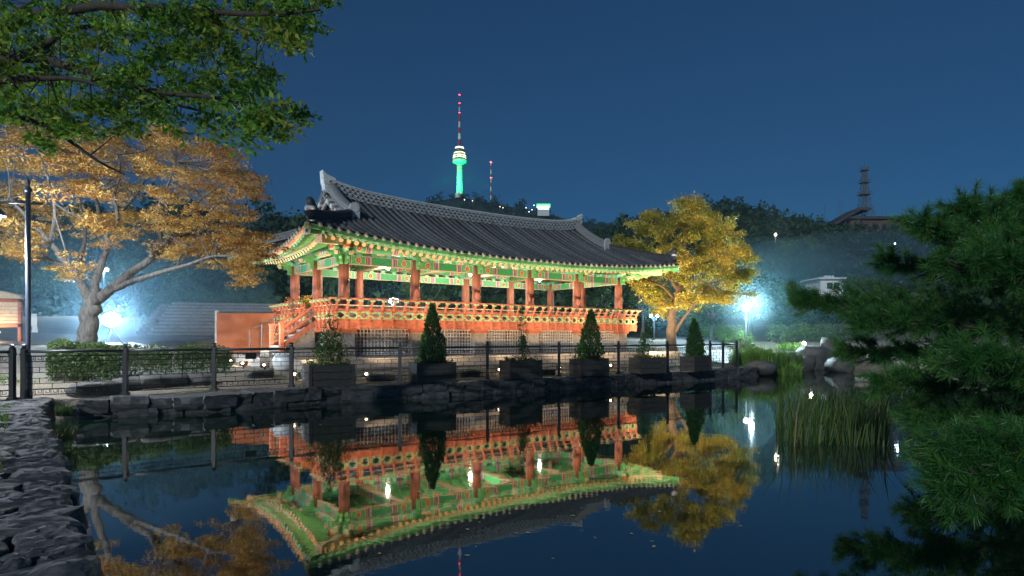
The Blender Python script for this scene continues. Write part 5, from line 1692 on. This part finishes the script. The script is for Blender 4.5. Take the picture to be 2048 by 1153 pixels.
for L_ in PLimb:
    far = L_[0][1] < 850
    L_ = [(x, y, d * 1.42) for x, y, d in L_] if far else L_
    w_ = [P(*q) for q in L_]
    pth = limb_path([Vector((9.95, 9.3, max(0.5, w_[0].z - 0.25)))] + w_, 7)[4:]
    n = len(pth)
    big = 1.12 if far else 0.95
    b = MB(); b.tube([p - o for p in pth], [0.05 - 0.042 * k / (n - 1) for k in range(n)], 7); PB('limb', b, M['bark_dark'], pine, True)
    bt = MB()
    for k in range(3, n):
        for _ in range(6):
            d = (pth[min(k + 1, n - 1)] - pth[k - 1]).normalized()
            sd_ = Vector(rng.normal(size=3)); sd_ = (sd_ - d * sd_.dot(d)); sd_.z = sd_.z * 0.40 + 0.10
            dr = (d * rng.uniform(0.4, 1.1) + sd_.normalized() * 0.8).normalized()
            ln = rng.uniform(0.18, 0.50) * (1.15 - 0.6 * k / n) * big
            q = pth[k] + dr * ln + Vector((0, 0, 0.05 * ln))
            bt.tube([pth[k] - o, pth[k].lerp(q, 0.6) + Vector((0, 0, -0.02)) - o, q - o], [0.012, 0.009, 0.006], 4, False)
            shoots.append((q, (dr + Vector((0, 0, 0.25))).normalized(), big))
            if rng.random() < 0.6: shoots.append((pth[k].lerp(q, 0.55), (dr + Vector(rng.normal(scale=0.5, size=3))).normalized(), big))
    PB('twigs', bt, M['bark_dark'], pine)['kind'] = 'stuff'
NN = 90
Q = []
for q, d, big in shoots:
    along_ = rng.uniform(-0.10, 0.05, NN)
    dv = np.array(d)
    nd = unit(dv * rng.uniform(0.3, 1.1, NN)[:, None] + rand_dir(NN) * 0.7)
    b0 = np.array(q - o) + dv * along_[:, None]
    Ln = rng.uniform(0.075, 0.135, NN) * big
    sd_ = unit(np.cross(nd, rand_dir(NN))) * 0.0024 * big
    dr_ = np.zeros((NN, 3)); dr_[:, 2] = -0.012
    tp = b0 + nd * Ln[:, None] + dr_
    Q.append(np.stack([b0 - sd_, b0 + sd_, tp + sd_ * 0.5, tp - sd_ * 0.5], 1))
tag(link('needles', quads_mesh('needles', np.concatenate(Q), M['needle_green']), pine), kind='stuff')
print('pine shoots', len(shoots))

# --- reeds, grasses and waterside boulders
rp = []
n = 620
px = rng.uniform(1562, 1768, n); D = rng.uniform(9.6, 13.2, n)
clx = np.round(px / 23) * 23 + rng.normal(scale=6, size=n)
pts = np.stack([(clx - 1024) / F * D, D, np.full(n, WATER_Z - 0.1)], 1)
tag(link('reeds', blades('reeds', pts, 0.55, 1.15, M['reed_green'], 0.45, 0.010)), 'tall reeds standing in the pond left of the pine', kind='stuff')

def tuft(lab, px, D, z, n, r, h0, h1, mat, w=0.010):
    q = G2(px, D)
    a = rng.uniform(0, 2 * PI, n); rr = np.sqrt(rng.uniform(0, 1, n)) * r
    pts = np.stack([rr * np.cos(a), rr * np.sin(a) * 0.6, np.zeros(n)], 1)
    t = thing('grass_tuft', lab, 'grass', (q.x, q.y, z), group='grass tufts by the water')
    link('blade_mass', blades('blades', pts, h0, h1, M[mat], 0.75, w), t)['kind'] = 'stuff'
tuft('long soft grass clump at the right end of the fence', 1515, 28.5, 0.0, 1500, 1.3, 0.5, 1.1, 'leaf_bright', 0.012)
tuft('long grass clump below the clipped hedge', 1560, 30.5, -0.1, 1100, 1.1, 0.4, 0.9, 'reed_green', 0.012)
tuft('bright yellow green iris clump at the water edge before the boulders', 1580, 28.0, -0.42, 260, 0.55, 0.4, 0.75, 'leaf_bright', 0.02)
tuft('small leafy weed on the left bank edge', 128, 11.9, -0.2, 130, 0.16, 0.12, 0.28, 'reed_green', 0.010)
tuft('pale dry weed overhanging the water by the left bank', 124, 9.6, -0.3, 110, 0.22, 0.15, 0.40, 'reed_green', 0.008)
for i, (px, D, z, sx, sy, sz, lab) in enumerate(((1585, 32.0, -0.1, 2.0, 1.4, 1.0, 'rounded grey boulder at the water edge behind the iris clump'), (1628, 33.0, 0.0, 1.7, 1.4, 1.3, 'tall leaning boulder at the inlet'), (1668, 34.5, 0.1, 2.6, 1.6, 1.5, 'large arched boulder below the ground lamp'),
                                             (1680, 30.5, -0.2, 1.4, 1.0, 0.7, 'brown boulder at the water edge under the pine'), (1520, 27.4, -0.12, 1.2, 0.8, 0.5, 'flat boulder at the end of the pond wall'), (1545, 29.2, -0.2, 0.9, 0.6, 0.4, 'small boulder below the long grass'))):
    q = G2(px, D)
    oo = link('boulder', stone_mesh('boulder', 330 + i, 3, 0.10, 0.5, M['boulder']), None, (q.x, q.y, z + sz * 0.1), (0.1 * i, 0.15, 0.5 * i), (sx, sy, sz))
    oo.data.polygons.foreach_set('use_smooth', [True] * len(oo.data.polygons))
    tag(oo, lab, 'boulder', 'boulders at the pond inlet')
# floating leaves
n = 70
px = rng.uniform(500, 1500, n); py = rng.uniform(835, 1120, n)
D = (CAMZ - WATER_Z) * F / (py - HOR)
c = np.stack([(px - 1024) / F * D, D, np.full(n, WATER_Z + 0.006)], 1)
a = rng.uniform(0, 2 * PI, n)
ax = np.stack([np.cos(a), np.sin(a), np.zeros(n)], 1); nr_ = np.zeros((n, 3)); nr_[:, 2] = 1
Ln = rng.uniform(0.03, 0.07, n)
tag(link('fallen_leaves', quads_mesh('fallen_leaves', leaf_quads(c, ax, nr_, Ln, Ln * 0.5, 0.02), M['leaf_floating'])), 'small fallen leaves floating on the pond', kind='stuff')
# ------------------------------------------------------------------ background: hills, forest, lamps, houses, towers
def crown_proto(nq, seed, elong=1.0):
    """unit crown: leaf-clump quads over lumpy lobes"""
    r = np.random.default_rng(seed)
    lobes = r.normal(scale=(0.45, 0.45, 0.38 * elong), size=(9, 3)); lobes[:, 2] += 0.1
    rad = r.uniform(0.35, 0.6, 9)
    k = r.integers(0, 9, nq)
    d = unit(r.normal(size=(nq, 3)))
    c = lobes[k] + d * (rad[k] * r.uniform(0.75, 1.05, nq))[:, None]
    nrm = unit(d + r.normal(scale=0.5, size=(nq, 3)))
    ax = unit(np.cross(nrm, unit(r.normal(size=(nq, 3)))))
    return c, ax, nrm
PROT = {nq: [crown_proto(nq, 900 + i) for i in range(5)] for nq in (70, 260, 1500)}

def forest(name, label, pos, radii, nq, leaf, mat):
    V = []
    for p, r in zip(pos, radii):
        c, ax, nrm = random.choice(PROT[nq])
        a = random.uniform(0, 2 * PI); ca, sa = math.cos(a), math.sin(a)
        rot = np.array([[ca, -sa, 0], [sa, ca, 0], [0, 0, 1]])
        L = np.full(len(c), leaf * r) * rng.uniform(0.6, 1.3, len(c))
        V.append(leaf_quads((c @ rot.T) * r + np.array(p), ax @ rot.T, nrm @ rot.T, L, L * 0.8, 0.1))
    return tag(link(name, quads_mesh(name, np.concatenate(V), mat)), label, kind='stuff')

def hill(name, label, sky_pts, D, depth, mat, z0=0.0, back=1.6):
    """hill whose crest follows (px, py) pairs at distance D and falls towards the camera over depth"""
    px = np.array([p[0] for p in sky_pts], float); py = np.array([p[1] for p in sky_pts], float)
    X = (px - 1024) / F * D; Z = CAMZ + (HOR - py) / F * D
    gxs = np.linspace(X[0], X[-1], 90)
    crest = np.interp(gxs, X, Z)
    ks = np.linspace(-1.0, back, 22)
    verts = []
    def zk(c, k):
        # seen from the pond the slope climbs evenly from the horizon to the crest
        if k <= 0: return CAMZ + (c - CAMZ) * (1 + k * depth / D) * max(0.0, 1 + k)
        return CAMZ + (c - CAMZ) * max(0.0, 1 - (k / back) ** 2)
    for k in ks:
        for i_, (x, c) in enumerate(zip(gxs, crest)):
            verts.append((x, D + k * depth, zk(c, k) - (0.5 if k < 0 else 0)))
    n = len(gxs)
    faces = [(j * n + i, j * n + i + 1, (j + 1) * n + i + 1, (j + 1) * n + i) for j in range(len(ks) - 1) for i in range(n - 1)]
    me = bpy.data.meshes.new(name); me.from_pydata(verts, [], faces); me.materials.append(mat); me.polygons.foreach_set('use_smooth', [True] * len(faces)); me.update()
    o = tag(link(name, me), label, kind='structure')
    def surf(x, k):
        c = np.interp(x, X, Z)
        return np.array((x, D + k * depth, zk(c, k)))
    return o, surf, X
plain('forest_floor', (0.02, 0.03, 0.015), 0.95, 0.3, 0.1, 0.0)

DT = 700.0
NAM = [(300, 470), (400, 452), (480, 436), (560, 432), (620, 424), (680, 430), (760, 425), (820, 405), (880, 396), (918, 390), (960, 397), (1020, 409), (1090, 420), (1130, 434), (1200, 444), (1270, 446), (1350, 470), (1500, 520)]
NAM = [(x, y + 3) for x, y in NAM]
h1, s1, X1 = hill('hill', 'wooded mountain carrying the green lit tower', NAM, DT, 330, M['forest_floor'], back=0.25)
pos, rad = [], []
for i in range(620):
    x = random.uniform(X1[0], X1[-1]); k = -abs(random.gauss(0, 0.22)) if i % 2 else random.uniform(-0.75, 0.02)
    p = s1(x, k); r = random.uniform(3.5, 6.5); p[2] += r * 0.35
    pos.append(p); rad.append(r)
forest('distant_forest', 'far woods covering the tower mountain', pos, rad, 70, 0.42, M['leaf_forest'])

RH = [(1180, 470), (1260, 446), (1330, 436), (1400, 424), (1450, 420), (1500, 432), (1540, 430), (1580, 437), (1620, 450), (1660, 452), (1740, 446), (1800, 448), (1850, 446), (1900, 440), (1960, 436), (2100, 440), (2300, 450)]
RH = [(x, y + 14) for x, y in RH]
h2, s2, X2 = hill('hill', 'nearer wooded hill behind the yellow tree', RH, 190.0, 120, M['forest_floor'])
pos, rad = [], []
for i in range(900):
    x = random.uniform(X2[0], X2[-1]); k = -abs(random.gauss(0, 0.12)) if i % 3 == 0 else random.uniform(-0.82, 0.02)
    p = s2(x, k); r = random.uniform(2.2, 4.2); p[2] += r * 0.3
    pxx = 1024 + F * p[0] / p[1]
    ptop = HOR - F * (p[2] + r * 1.0 - CAMZ) / p[1]
    if 1640 < pxx < 1815 and ptop < 446: continue
    if 1625 < pxx < 1700 and 545 < HOR - F * (p[2] - CAMZ) / p[1] < 600 : continue
    pos.append(p); rad.append(r)
forest('hillside_forest', 'dark woods covering the nearer hill', pos, rad, 260, 0.24, M['leaf_forest'])

LH = [(-300, 440), (-100, 430), (100, 440), (300, 436), (420, 440), (520, 446), (620, 470), (760, 500), (900, 520), (1050, 540), (1250, 560)]
h3, s3, X3 = hill('hill', 'dark wooded slope behind the stone steps', LH, 95.0, 48, M['forest_floor'], 1.5)
pos, rad = [], []
for i in range(330):
    x = random.uniform(X3[0], X3[-1]); k = random.uniform(-0.95, 0.05)
    p = s3(x, k); r = random.uniform(1.8, 3.2); p[2] += r * 0.3
    pos.append(p); rad.append(r)
forest('slope_forest', 'dark woods behind the stone steps and the pavilion', pos, rad, 260, 0.22, M['leaf_forest'])

# green lit observation tower
def stripes(b, x, z0, z1, r0, r1, n, mats):
    for k in range(n):
        a, c = z0 + (z1 - z0) * k / n, z0 + (z1 - z0) * (k + 1) / n
        ra, rc = r0 + (r1 - r0) * k / n, r0 + (r1 - r0) * (k + 1) / n
        b.tube([(x, 0, a), (x, 0, c)], [ra, rc], 8, True, mats[k % len(mats)])
mpp = DT / F
tb = P(919, 392, DT)
nt_ = thing('observation_tower', 'tall observation tower lit bright green on the mountain top', 'tower', tb)
def tzv(py): return (392 - py) * mpp
plain('tower_shaft_paint', (0.78, 0.80, 0.78), 0.6, 0.05, 0.1, 0.0)
b = MB(); b.lathe([(6.2 * mpp, tzv(394)), (5.8 * mpp, tzv(370)), (5.0 * mpp, tzv(345)), (5.4 * mpp, tzv(330))], 24); PB('shaft', b, M['tower_shaft_paint'], nt_, True)
b = MB(); b.lathe([(5.6 * mpp, tzv(330)), (13.5 * mpp, tzv(326)), (14.0 * mpp, tzv(322)), (12.5 * mpp, tzv(320))], 28); PB('saucer', b, M['tower_shaft_paint'], nt_, True)
for y0, y1, r, mt in ((320, 317.5, 12.5, 'black_metal'), (317.5, 315.5, 13.0, 'window_warm'), (315.5, 313.5, 12.4, 'black_metal'), (313.5, 311.5, 12.6, 'window_warm'), (311.5, 308, 11.2, 'black_metal'), (308, 306.5, 11.4, 'window_warm'), (306.5, 299, 9.6, 'steel_grey'), (299, 295.5, 8.8, 'window_white'), (295.5, 291, 6.2, 'steel_grey')):
    b = MB(); b.lathe([(r * mpp, tzv(y0)), (r * mpp * 0.98, tzv(y1))], 28); PB('observation_deck', b, M[mt], nt_, True)
b = MB(); stripes(b, 0, tzv(291), tzv(232), 3.2 * mpp, 1.9 * mpp, 5, (1, 0)); PB('antenna', b, [M['tower_white'], M['mast_red']], nt_)
b = MB(); stripes(b, 0, tzv(232), tzv(206), 1.3 * mpp, 1.1 * mpp, 3, (1, 0)); b.tube([(0, 0, tzv(206)), (0, 0, tzv(189))], [0.5 * mpp, 0.3 * mpp], 6, True, 1); PB('antenna_tip', b, [M['tower_white'], M['mast_red']], nt_)
for y in (190, 207, 226): 
    b = MB(); b.lathe([(0.4 * mpp, -1.0 * mpp), (1.5 * mpp, -0.4 * mpp), (1.5 * mpp, 0.4 * mpp), (0.4 * mpp, 1.0 * mpp)], 8, (0, 0, tzv(y))); PB('beacon', b, M['beacon_red'], nt_)
b = MB(); b.lathe([(9 * mpp, tzv(397)), (8.5 * mpp, tzv(388)), (6.5 * mpp, tzv(385))], 20); PB('tower_base', b, M['tower_white'], nt_)
for i, (dx, dy) in enumerate(((-26, -60), (26, -60), (-60, -20), (60, -20))):
    pl = tb + Vector((dx * mpp, dy * mpp, tzv(380)))
    spot('tower_flood', pl, tb + Vector((0, 0, tzv(348))), 90000, (0.0, 1.0, 0.20), 75, 0.6, 1.0)
# mast beside it
mt_b = P(982, 400, DT)
ms = thing('radio_mast', 'thin red and white radio mast right of the green tower', 'mast', mt_b)
b = MB(); stripes(b, 0, 0, (400 - 323) * mpp, 1.5 * mpp, 0.9 * mpp, 9, (0, 1)); PB('mast', b, [M['tower_white'], M['mast_red']], ms)
for y in (325, 356):
    b = MB(); b.lathe([(0.4 * mpp, -1.2 * mpp), (1.8 * mpp, -0.5 * mpp), (1.8 * mpp, 0.5 * mpp), (0.4 * mpp, 1.2 * mpp)], 8, (0, 0, (400 - y) * mpp)); PB('beacon', b, M['beacon_red'], ms)
# lookout house with a roof slab that emits the green light itself
q = P(1088, 426, DT - 30)
hs = thing('lookout_house', 'small lit lookout house with green glowing roof on the mountain shoulder', 'house', q)
b = MB(); b.box(-7, 5.5, -4, 4, -4, 3); PB('wall', b, M['tower_white'], hs)
b = MB(); b.box(-8, 6.5, -5, 5, 6.4, 8.6); PB('roof', b, M['roof_glow_green'], hs)
b = MB(); b.box(-6.5, 5, -3.8, 3.8, 3.002, 6.3); PB('window_band', b, M['window_white'], hs)
for i, (px, py, mt) in enumerate(((1068, 411, 'window_white'), (1052, 416, 'window_white'), (1064, 420, 'window_white'), (1000, 414, 'window_warm'), (1006, 416, 'window_warm'), (945, 402, 'window_warm'), (929, 400, 'window_white'), (1058, 424, 'window_white'))):
    q = P(px, py, DT - 110)
    t = thing('hill_lamp', 'tiny lamp on the dark mountain, %s one right of the green tower' % ('first second third fourth fifth sixth seventh eighth'.split()[[6, 5, 3, 4, 1, 7, 2, 0].index(i)] if i in [6, 5, 3, 4, 1, 7, 2, 0] else 'ninth'), 'lamp', q, group='tiny lamps on the mountain')
    b = MB(); b.lathe([(0.15, -0.5), (0.5, -0.2), (0.5, 0.2), (0.15, 0.5)], 8); PB('bulb', b, M[mt], t)
    b = MB(); b.tube([(0, 0, -5), (0, 0, -0.5)], 0.12, 5); PB('post', b, M['steel_grey'], t)

# broadcasting building and lattice tower on the near hill
DB = 186.0; mpb = DB / F
q = P(1728, 470, DB)
bd = thing('hilltop_building', 'low salmon building with slanting canopy roof under the lattice tower', 'building', q)
def bz(y): return (470 - y) * mpb
def bx_(x): return (x - 1728) * mpb
b = MB(); b.box(bx_(1690), bx_(1790), -3, 8, bz(500), bz(443)); PB('wall', b, M['salmon_wall'], bd)
b = MB(); b.box(bx_(1682), bx_(1798), -4, 9, bz(443), bz(438)); PB('roof', b, M['far_roof'], bd)
b = MB(); b.prism([(bx_(1652), -4.5, bz(452)), (bx_(1704), -4.5, bz(421)), (bx_(1730), -4.5, bz(422)), (bx_(1722), -4.5, bz(428)), (bx_(1706), -4.5, bz(426)), (bx_(1656), -4.5, bz(456))], (0, 9, 0)); PB('canopy', b, M['far_roof'], bd)
for x in (1662, 1680, 1698, 1714):
    b = MB(); b.tube([(bx_(x), -3, bz(470)), (bx_(x), -3, bz(450 - (x - 1656) * 0.5 if x < 1705 else 428))], 0.15, 5); PB('canopy_post', b, M['steel_grey'], bd)
for k, x in enumerate((1698, 1716, 1734, 1752, 1770)):
    b = MB(); b.box(bx_(x), bx_(x + 9), -3.06, -2.98, bz(463), bz(452)); PB('window', b, M['glass_dark'], bd)
for x, h in ((1653, 408), (1681, 402), (1687, 400), (1704, 410), (1752, 408), (1758, 420), (1768, 412), (1776, 418)):
    b = MB(); b.tube([(bx_(x), 1, bz(450)), (bx_(x), 1, bz(h))], 0.07, 4); PB('aerial', b, M['steel_grey'], bd)
plain('tower_steel', (0.10, 0.11, 0.11), 0.6, 0.1, 1, 0)
q2 = P(1729, 440, DB + 2)
lt = thing('lattice_tower', 'dark steel lattice radio tower with three platforms on the near hill', 'tower', q2)
def lz(y): return (440 - y) * mpb
hw = lambda y: np.interp(y, [338, 365, 388, 410, 438], [3.2, 4.8, 6.5, 8.8, 14.5]) * mpb
ysl = [438, 424, 410, 399, 388, 376, 365, 354, 345, 338]
for sx in (-1, 1):
    for sy in (-1, 1):
        b = MB(); b.tube([(sx * hw(y), sy * hw(y), lz(y)) for y in ysl], 0.09, 5); PB('leg', b, M['tower_steel'], lt)
b = MB()
for ya, yb in zip(ysl[:-1], ysl[1:]):
    for s_ in range(4):
        c = [(-1, -1), (1, -1), (1, 1), (-1, 1)]
        p, r_ = c[s_], c[(s_ + 1) % 4]
        b.bar((p[0] * hw(ya), p[1] * hw(ya), lz(ya)), (r_[0] * hw(yb), r_[1] * hw(yb), lz(yb)), 0.06, 0.06)
        b.bar((r_[0] * hw(ya), r_[1] * hw(ya), lz(ya)), (p[0] * hw(yb), p[1] * hw(yb), lz(yb)), 0.06, 0.06)
        b.bar((p[0] * hw(yb), p[1] * hw(yb), lz(yb)), (r_[0] * hw(yb), r_[1] * hw(yb), lz(yb)), 0.06, 0.06)
PB('bracing', b, M['tower_steel'], lt)
b = MB(); b.tube([(0, 0, 0), (0, 0, lz(338))], 0.28, 8); PB('cable_duct', b, M['tower_steel'], lt)
for y, r in ((390, 10), (366, 8), (341, 6.8)):
    b = MB(); b.box(-r * mpb, r * mpb, -r * mpb, r * mpb, lz(y), lz(y) + 0.12)
    for k in range(0, 9, 2):
        for sgn in (-1, 1):
            t = -r * mpb + 2 * r * mpb * k / 8
            b.bar((t, sgn * r * mpb, lz(y)), (t, sgn * r * mpb, lz(y) + 0.9), 0.08, 0.08, up=(1, 0, 0)); b.bar((sgn * r * mpb, t, lz(y)), (sgn * r * mpb, t, lz(y) + 0.9), 0.05, 0.05, up=(1, 0, 0))
    for sgn in (-1, 1): b.bar((-r * mpb, sgn * r * mpb, lz(y) + 0.9), (r * mpb, sgn * r * mpb, lz(y) + 0.9), 0.05, 0.05); b.bar((sgn * r * mpb, -r * mpb, lz(y) + 0.9), (sgn * r * mpb, r * mpb, lz(y) + 0.9), 0.08, 0.08)
    PB('platform', b, M['tower_steel'], lt)
b = MB(); b.tube([(0, 0, lz(338)), (0, 0, lz(318))], [0.14, 0.04], 5); PB('aerial', b, M['tower_steel'], lt)

# white house on the slope
q = P(1662, 584, 78.0); mph = 78.0 / F
wh = thing('white_house', 'small white flat roofed house on the dark slope left of the pine', 'house', q)
b = MB(); b.box(-21 * mph, 24 * mph, 0, 4, -1.5, 25 * mph); PB('wall', b, M['white_paint'], wh)
b = MB(); b.box(-29 * mph, 30 * mph, -0.5, 4.5, 25 * mph, 28 * mph); PB('roof', b, M['white_paint'], wh)
for x in (-4, 3, 10):
    b = MB(); b.box(x * mph, (x + 4) * mph, 1, 1.4, 28.1 * mph, 34 * mph); PB('roof_tank', b, M['white_paint'], wh)
for x in (-8, 6):
    b = MB(); b.box(x * mph, (x + 11) * mph, -0.03, 0.02, 6 * mph, 18 * mph); PB('window', b, M['glass_dark'], wh)
b = MB(); b.box(-60 * mph, -21 * mph, -0.1, 0.1, -1.0, 4 * mph); PB('garden_wall', b, M['grey_concrete'], wh)

# lamps
def lamp_post(lab, px, py, D, watts, col, heads=1, mat='lamp_white', r=0.12, zg=None):
    top = P(px, py, D)
    zg = tz_fast(top.x, top.y) if zg is None else zg
    t = thing('path_lamp', lab, 'street lamp', (top.x, top.y, zg), group='white park lamps')
    h = top.z - zg
    b = MB(); b.tube([(0, 0, -0.2), (0, 0, h - 0.05)], [0.06, 0.045], 8); PB('post', b, M['iron_light'], t)
    offs = [0.0] if heads == 1 else [-0.24, 0.24]
    for o_ in offs:
        b = MB(); b.lathe([(r * 0.4, -r), (r * 0.9, -r * 0.5), (r, 0), (r * 0.9, r * 0.5), (r * 0.4, r)], 12, (o_, 0, h)); PB('globe', b, M[mat], t, True)
        if heads > 1:
            b = MB(); b.tube([(0, 0, h - 0.4), (o_, 0, h - r)], 0.02, 5); PB('arm', b, M['steel_grey'], t)
    b = MB(); b.lathe([(r * 1.1, h + r), (r * 0.7, h + r * 1.5), (0.01, h + r * 1.7)], 12); PB('cap', b, M['steel_grey'], t)
    point('path_light', top + Vector((0, -r - 0.7, 0.25)), watts * 2.5, col, 0.1)
    return t
lamp_post('twin headed white lamp seen through the fork of the orange tree', 208, 540, 50.0, 1100, COOL, 2)
lamp_post('white lamp seen through the pavilion between the first two columns', 787, 602, 44.0, 900, COOL, 2, r=0.13)
lamp_post('small white lamp between the pavilion and the yellow tree trunk', 1308, 632, 46.0, 300, COOL, 2, r=0.10)
lamp_post('brightest white lamp right of the yellow tree', 1492, 619, 38.0, 1500, (0.62, 0.90, 1.0), 1, 'lamp_cool', 0.15)
lamp_post('warm lamp high on the wooded hill above the white mist', 1551, 470, 120.0, 500, (1.0, 0.9, 0.72), 1, 'lamp_warm', 0.22, zg=P(1551, 500, 120).z)
lamp_post('faint white lamp on the hill beside the pine', 1790, 488, 130.0, 200, COOL, 1, 'lamp_white', 0.14, zg=P(1790, 515, 130).z)
lamp_post('low warm ground lamp among hedges above the inlet boulders', 1608, 688, 36.0, 8, (1.0, 0.90, 0.75), 1, 'lamp_warm', 0.11)

# hedges and the low stone bridge at the inlet
def hz_pts(a): return [(G2(px, D).x, G2(px, D).y) for px, D in a]
hedge('clipped_hedge', 'rounded clipped hedge right of the fence end', 'hedge', hz_pts([(1488, 32), (1530, 32.5), (1560, 33.5)]), 5200, 1.25, 1.7, M['leaf_hedge'], 0.09)
hedge('clipped_hedge', 'low pale clipped hedge left of the ground lamp', 'hedge', hz_pts([(1562, 35), (1605, 36)]), 3200, 0.9, 1.2, M['leaf_bright'], 0.09)
hedge('clipped_hedge', 'long dark hedge behind the ground lamp', 'hedge', hz_pts([(1540, 42), (1720, 44)]), 5200, 1.25, 1.4, M['leaf_hedge'], 0.11)
hedge('clipped_hedge', 'trimmed hedge along the top of the stone steps', 'hedge', hz_pts([(255, 42.5), (420, 44.5), (560, 47)]), 6000, 2.6, 1.6, M['leaf_hedge'], 0.12)
hedge('clipped_hedge', 'grassy hedge bank beside the climbing path', 'hedge', hz_pts([(1395, 58), (1430, 48), (1480, 40)]), 5200, 1.2, 2.2, M['leaf_bright'], 0.12)
q = P(1660, 712, 37.0)
bdg = thing('stone_bridge', 'low pale stone footbridge behind the inlet boulders', 'bridge', (q.x, q.y, 0))
b = MB(); b.box(-1.6, 3.4, -0.6, 0.6, 0.55, 0.80); PB('slab', b, M['granite'], bdg)
for x in (-1.3, 2.9):
    b = MB(); b.box(x - 0.3, x + 0.3, -0.55, 0.55, -0.6, 0.55); PB('pier', b, M['granite'], bdg)

# trees standing round the lamps
def round_tree(name, lab, px, D, pyt, pyb, rpx, mat, leaf, nclump, nl, bark='bark_dark', lean=0, group=None):
    x = (px - 1024) / F * D; zg = tz_fast(x, D); m = D / F
    base = Vector((x, D, zg - 0.1))
    zt = CAMZ + (HOR - pyt) * m; zc0 = CAMZ + (HOR - pyb) * m
    R_ = rpx * m
    mid = Vector((x + lean * m, D, (zt + zc0) / 2))
    limbs = [([base, base.lerp(mid, 0.5) + Vector((0.1 * R_ * 0.3, 0, 0)), mid], 0.05 * R_ + 0.06, 0.03 * R_ + 0.02)]
    for k in range(5):
        a = 2 * PI * k / 5 + px
        limbs.append(([base.lerp(mid, 0.6), mid + Vector((math.cos(a) * R_ * 0.4, math.sin(a) * R_ * 0.4, 0)), mid + Vector((math.cos(a) * R_ * 0.8, math.sin(a) * R_ * 0.8, (zt - zc0) * 0.25))], 0.03 * R_ + 0.02, 0.012))
    cl = []
    for k in range(nclump):
        d = rand_dir(1)[0] * rng.uniform(0.45, 1.0)
        cl.append((mid + Vector((d[0] * R_ * 0.85, d[1] * R_ * 0.85, d[2] * (zt - zc0) / 2 * 0.88)), R_ * rng.uniform(0.22, 0.36), nl))
    return tree(name, lab, 'tree', base, limbs, cl, leaf, mat, M[bark], group, up=0.45, twig=0.015, flat=0.5)
RT = [('spreading tree under the brightest lamp, left of its post', 1425, 45, 575, 650, 70, 'leaf_hedge', 0.20, 26, 260), ('dark tree right of the brightest lamp', 1570, 46, 560, 655, 62, 'leaf_forest', 0.20, 24, 260),
      ('dark bushy tree behind the brightest lamp', 1500, 56, 545, 640, 75, 'leaf_forest', 0.22, 26, 260), ('dark tree above the ground lamp', 1640, 50, 595, 660, 62, 'leaf_forest', 0.20, 22, 260),
      ('young pale green tree on the hill below the hill lamp', 1578, 112, 474, 512, 20, 'leaf_bright', 0.30, 16, 200), ('young yellow green tree on the hill right of the hill lamp', 1624, 112, 470, 510, 16, 'leaf_bright', 0.30, 14, 200),
      ('rounded grey green tree beside the white house', 1720, 70, 548, 605, 52, 'leaf_hedge', 0.24, 24, 240), ('dark tree behind the right end of the railing', 1285, 50, 560, 640, 42, 'leaf_forest', 0.20, 18, 240),
      ('dark tree seen through the pavilion between right columns', 1195, 48, 570, 640, 48, 'leaf_forest', 0.20, 18, 240), ('tree lit blue behind the lamp in the pavilion', 860, 52, 545, 635, 60, 'leaf_hedge', 0.20, 20, 240),
      ('slim dark tree left of the pavilion between side columns', 660, 46, 545, 640, 34, 'leaf_forest', 0.18, 16, 240), ('dark tree above the stone steps nearest the pavilion', 500, 56, 525, 610, 60, 'leaf_forest', 0.22, 22, 240),
      ('dark tree above the middle of the stone steps', 390, 54, 520, 605, 60, 'leaf_forest', 0.22, 22, 240), ('dark tree behind the twin lamp', 270, 56, 510, 610, 70, 'leaf_forest', 0.22, 22, 240), ('dark tree left of the twin lamp', 110, 52, 500, 610, 70, 'leaf_forest', 0.22, 22, 240), ('dark tree behind the notice board', 5, 48, 490, 610, 70, 'leaf_forest', 0.22, 22, 240)]
for lab, px, D, yt, yb, r, mt, lf_, nc, nl in RT: round_tree('park_tree', lab, px, D, yt, yb, r, M[mt], lf_, nc, nl, 'bark_pale' if px in (1425, 270) else 'bark_dark', group='park trees behind the pavilion')
# ------------------------------------------------------------------ haze and drifting mist
def air(name, color, density, aniso=0.3):
    h = NB(name)
    h.t.nodes.remove(h.bsdf)
    vol = h.n('ShaderNodeVolumePrincipled')
    vol.inputs['Color'].default_value = (*color, 1)
    vol.inputs['Density'].default_value = density
    vol.inputs['Anisotropy'].default_value = aniso
    h.l(vol.outputs[0], h.out.inputs['Volume'])
    return h.m
b = MB(); b.box(-430, 430, -30, 830, -3.0, 285)
tag(b.build('haze', air('haze_air', (0.50, 0.78, 1.0), 0.00040)), 'thin night haze over the park', kind='stuff')
def mist(label, c, r, density, color=(0.42, 0.76, 1.0)):
    b = MB()
    b.lathe([(math.cos(t), math.sin(t)) for t in np.linspace(-PI / 2 + 0.02, PI / 2 - 0.02, 15)], 28)
    o = b.build('mist', air('mist_air', color, density), smooth=True)
    o.location = c; o.scale = r
    return tag(o, label, kind='stuff')
mist('blue mist drifting round the glaring work floodlight', P(225, 600, 26.0), (6.5, 7.0, 3.4), 0.022)
mist('pale mist bank on the dark hill left of the pine', P(1740, 520, 95.0), (22, 12, 4.2), 0.02)
mist('teal mist round the brightest lamp right of the yellow tree', P(1505, 600, 43.0), (8.0, 8.0, 4.2), 0.008, (0.40, 0.85, 1.0))
mist('small added mist ball giving the work floodlight a halo', Vector(wf.location) + Vector((0.1, -0.2, zl)), (1.5, 1.5, 1.4), 0.012, (0.75, 0.92, 1.0))  # extra air added only to widen the glow of this lamp
mist('small added mist ball giving the brightest lamp a halo', P(1492, 619, 37.6), (1.7, 1.7, 1.6), 0.007, (0.75, 0.92, 1.0))  # likewise added for the glow, not a mist bank of its own
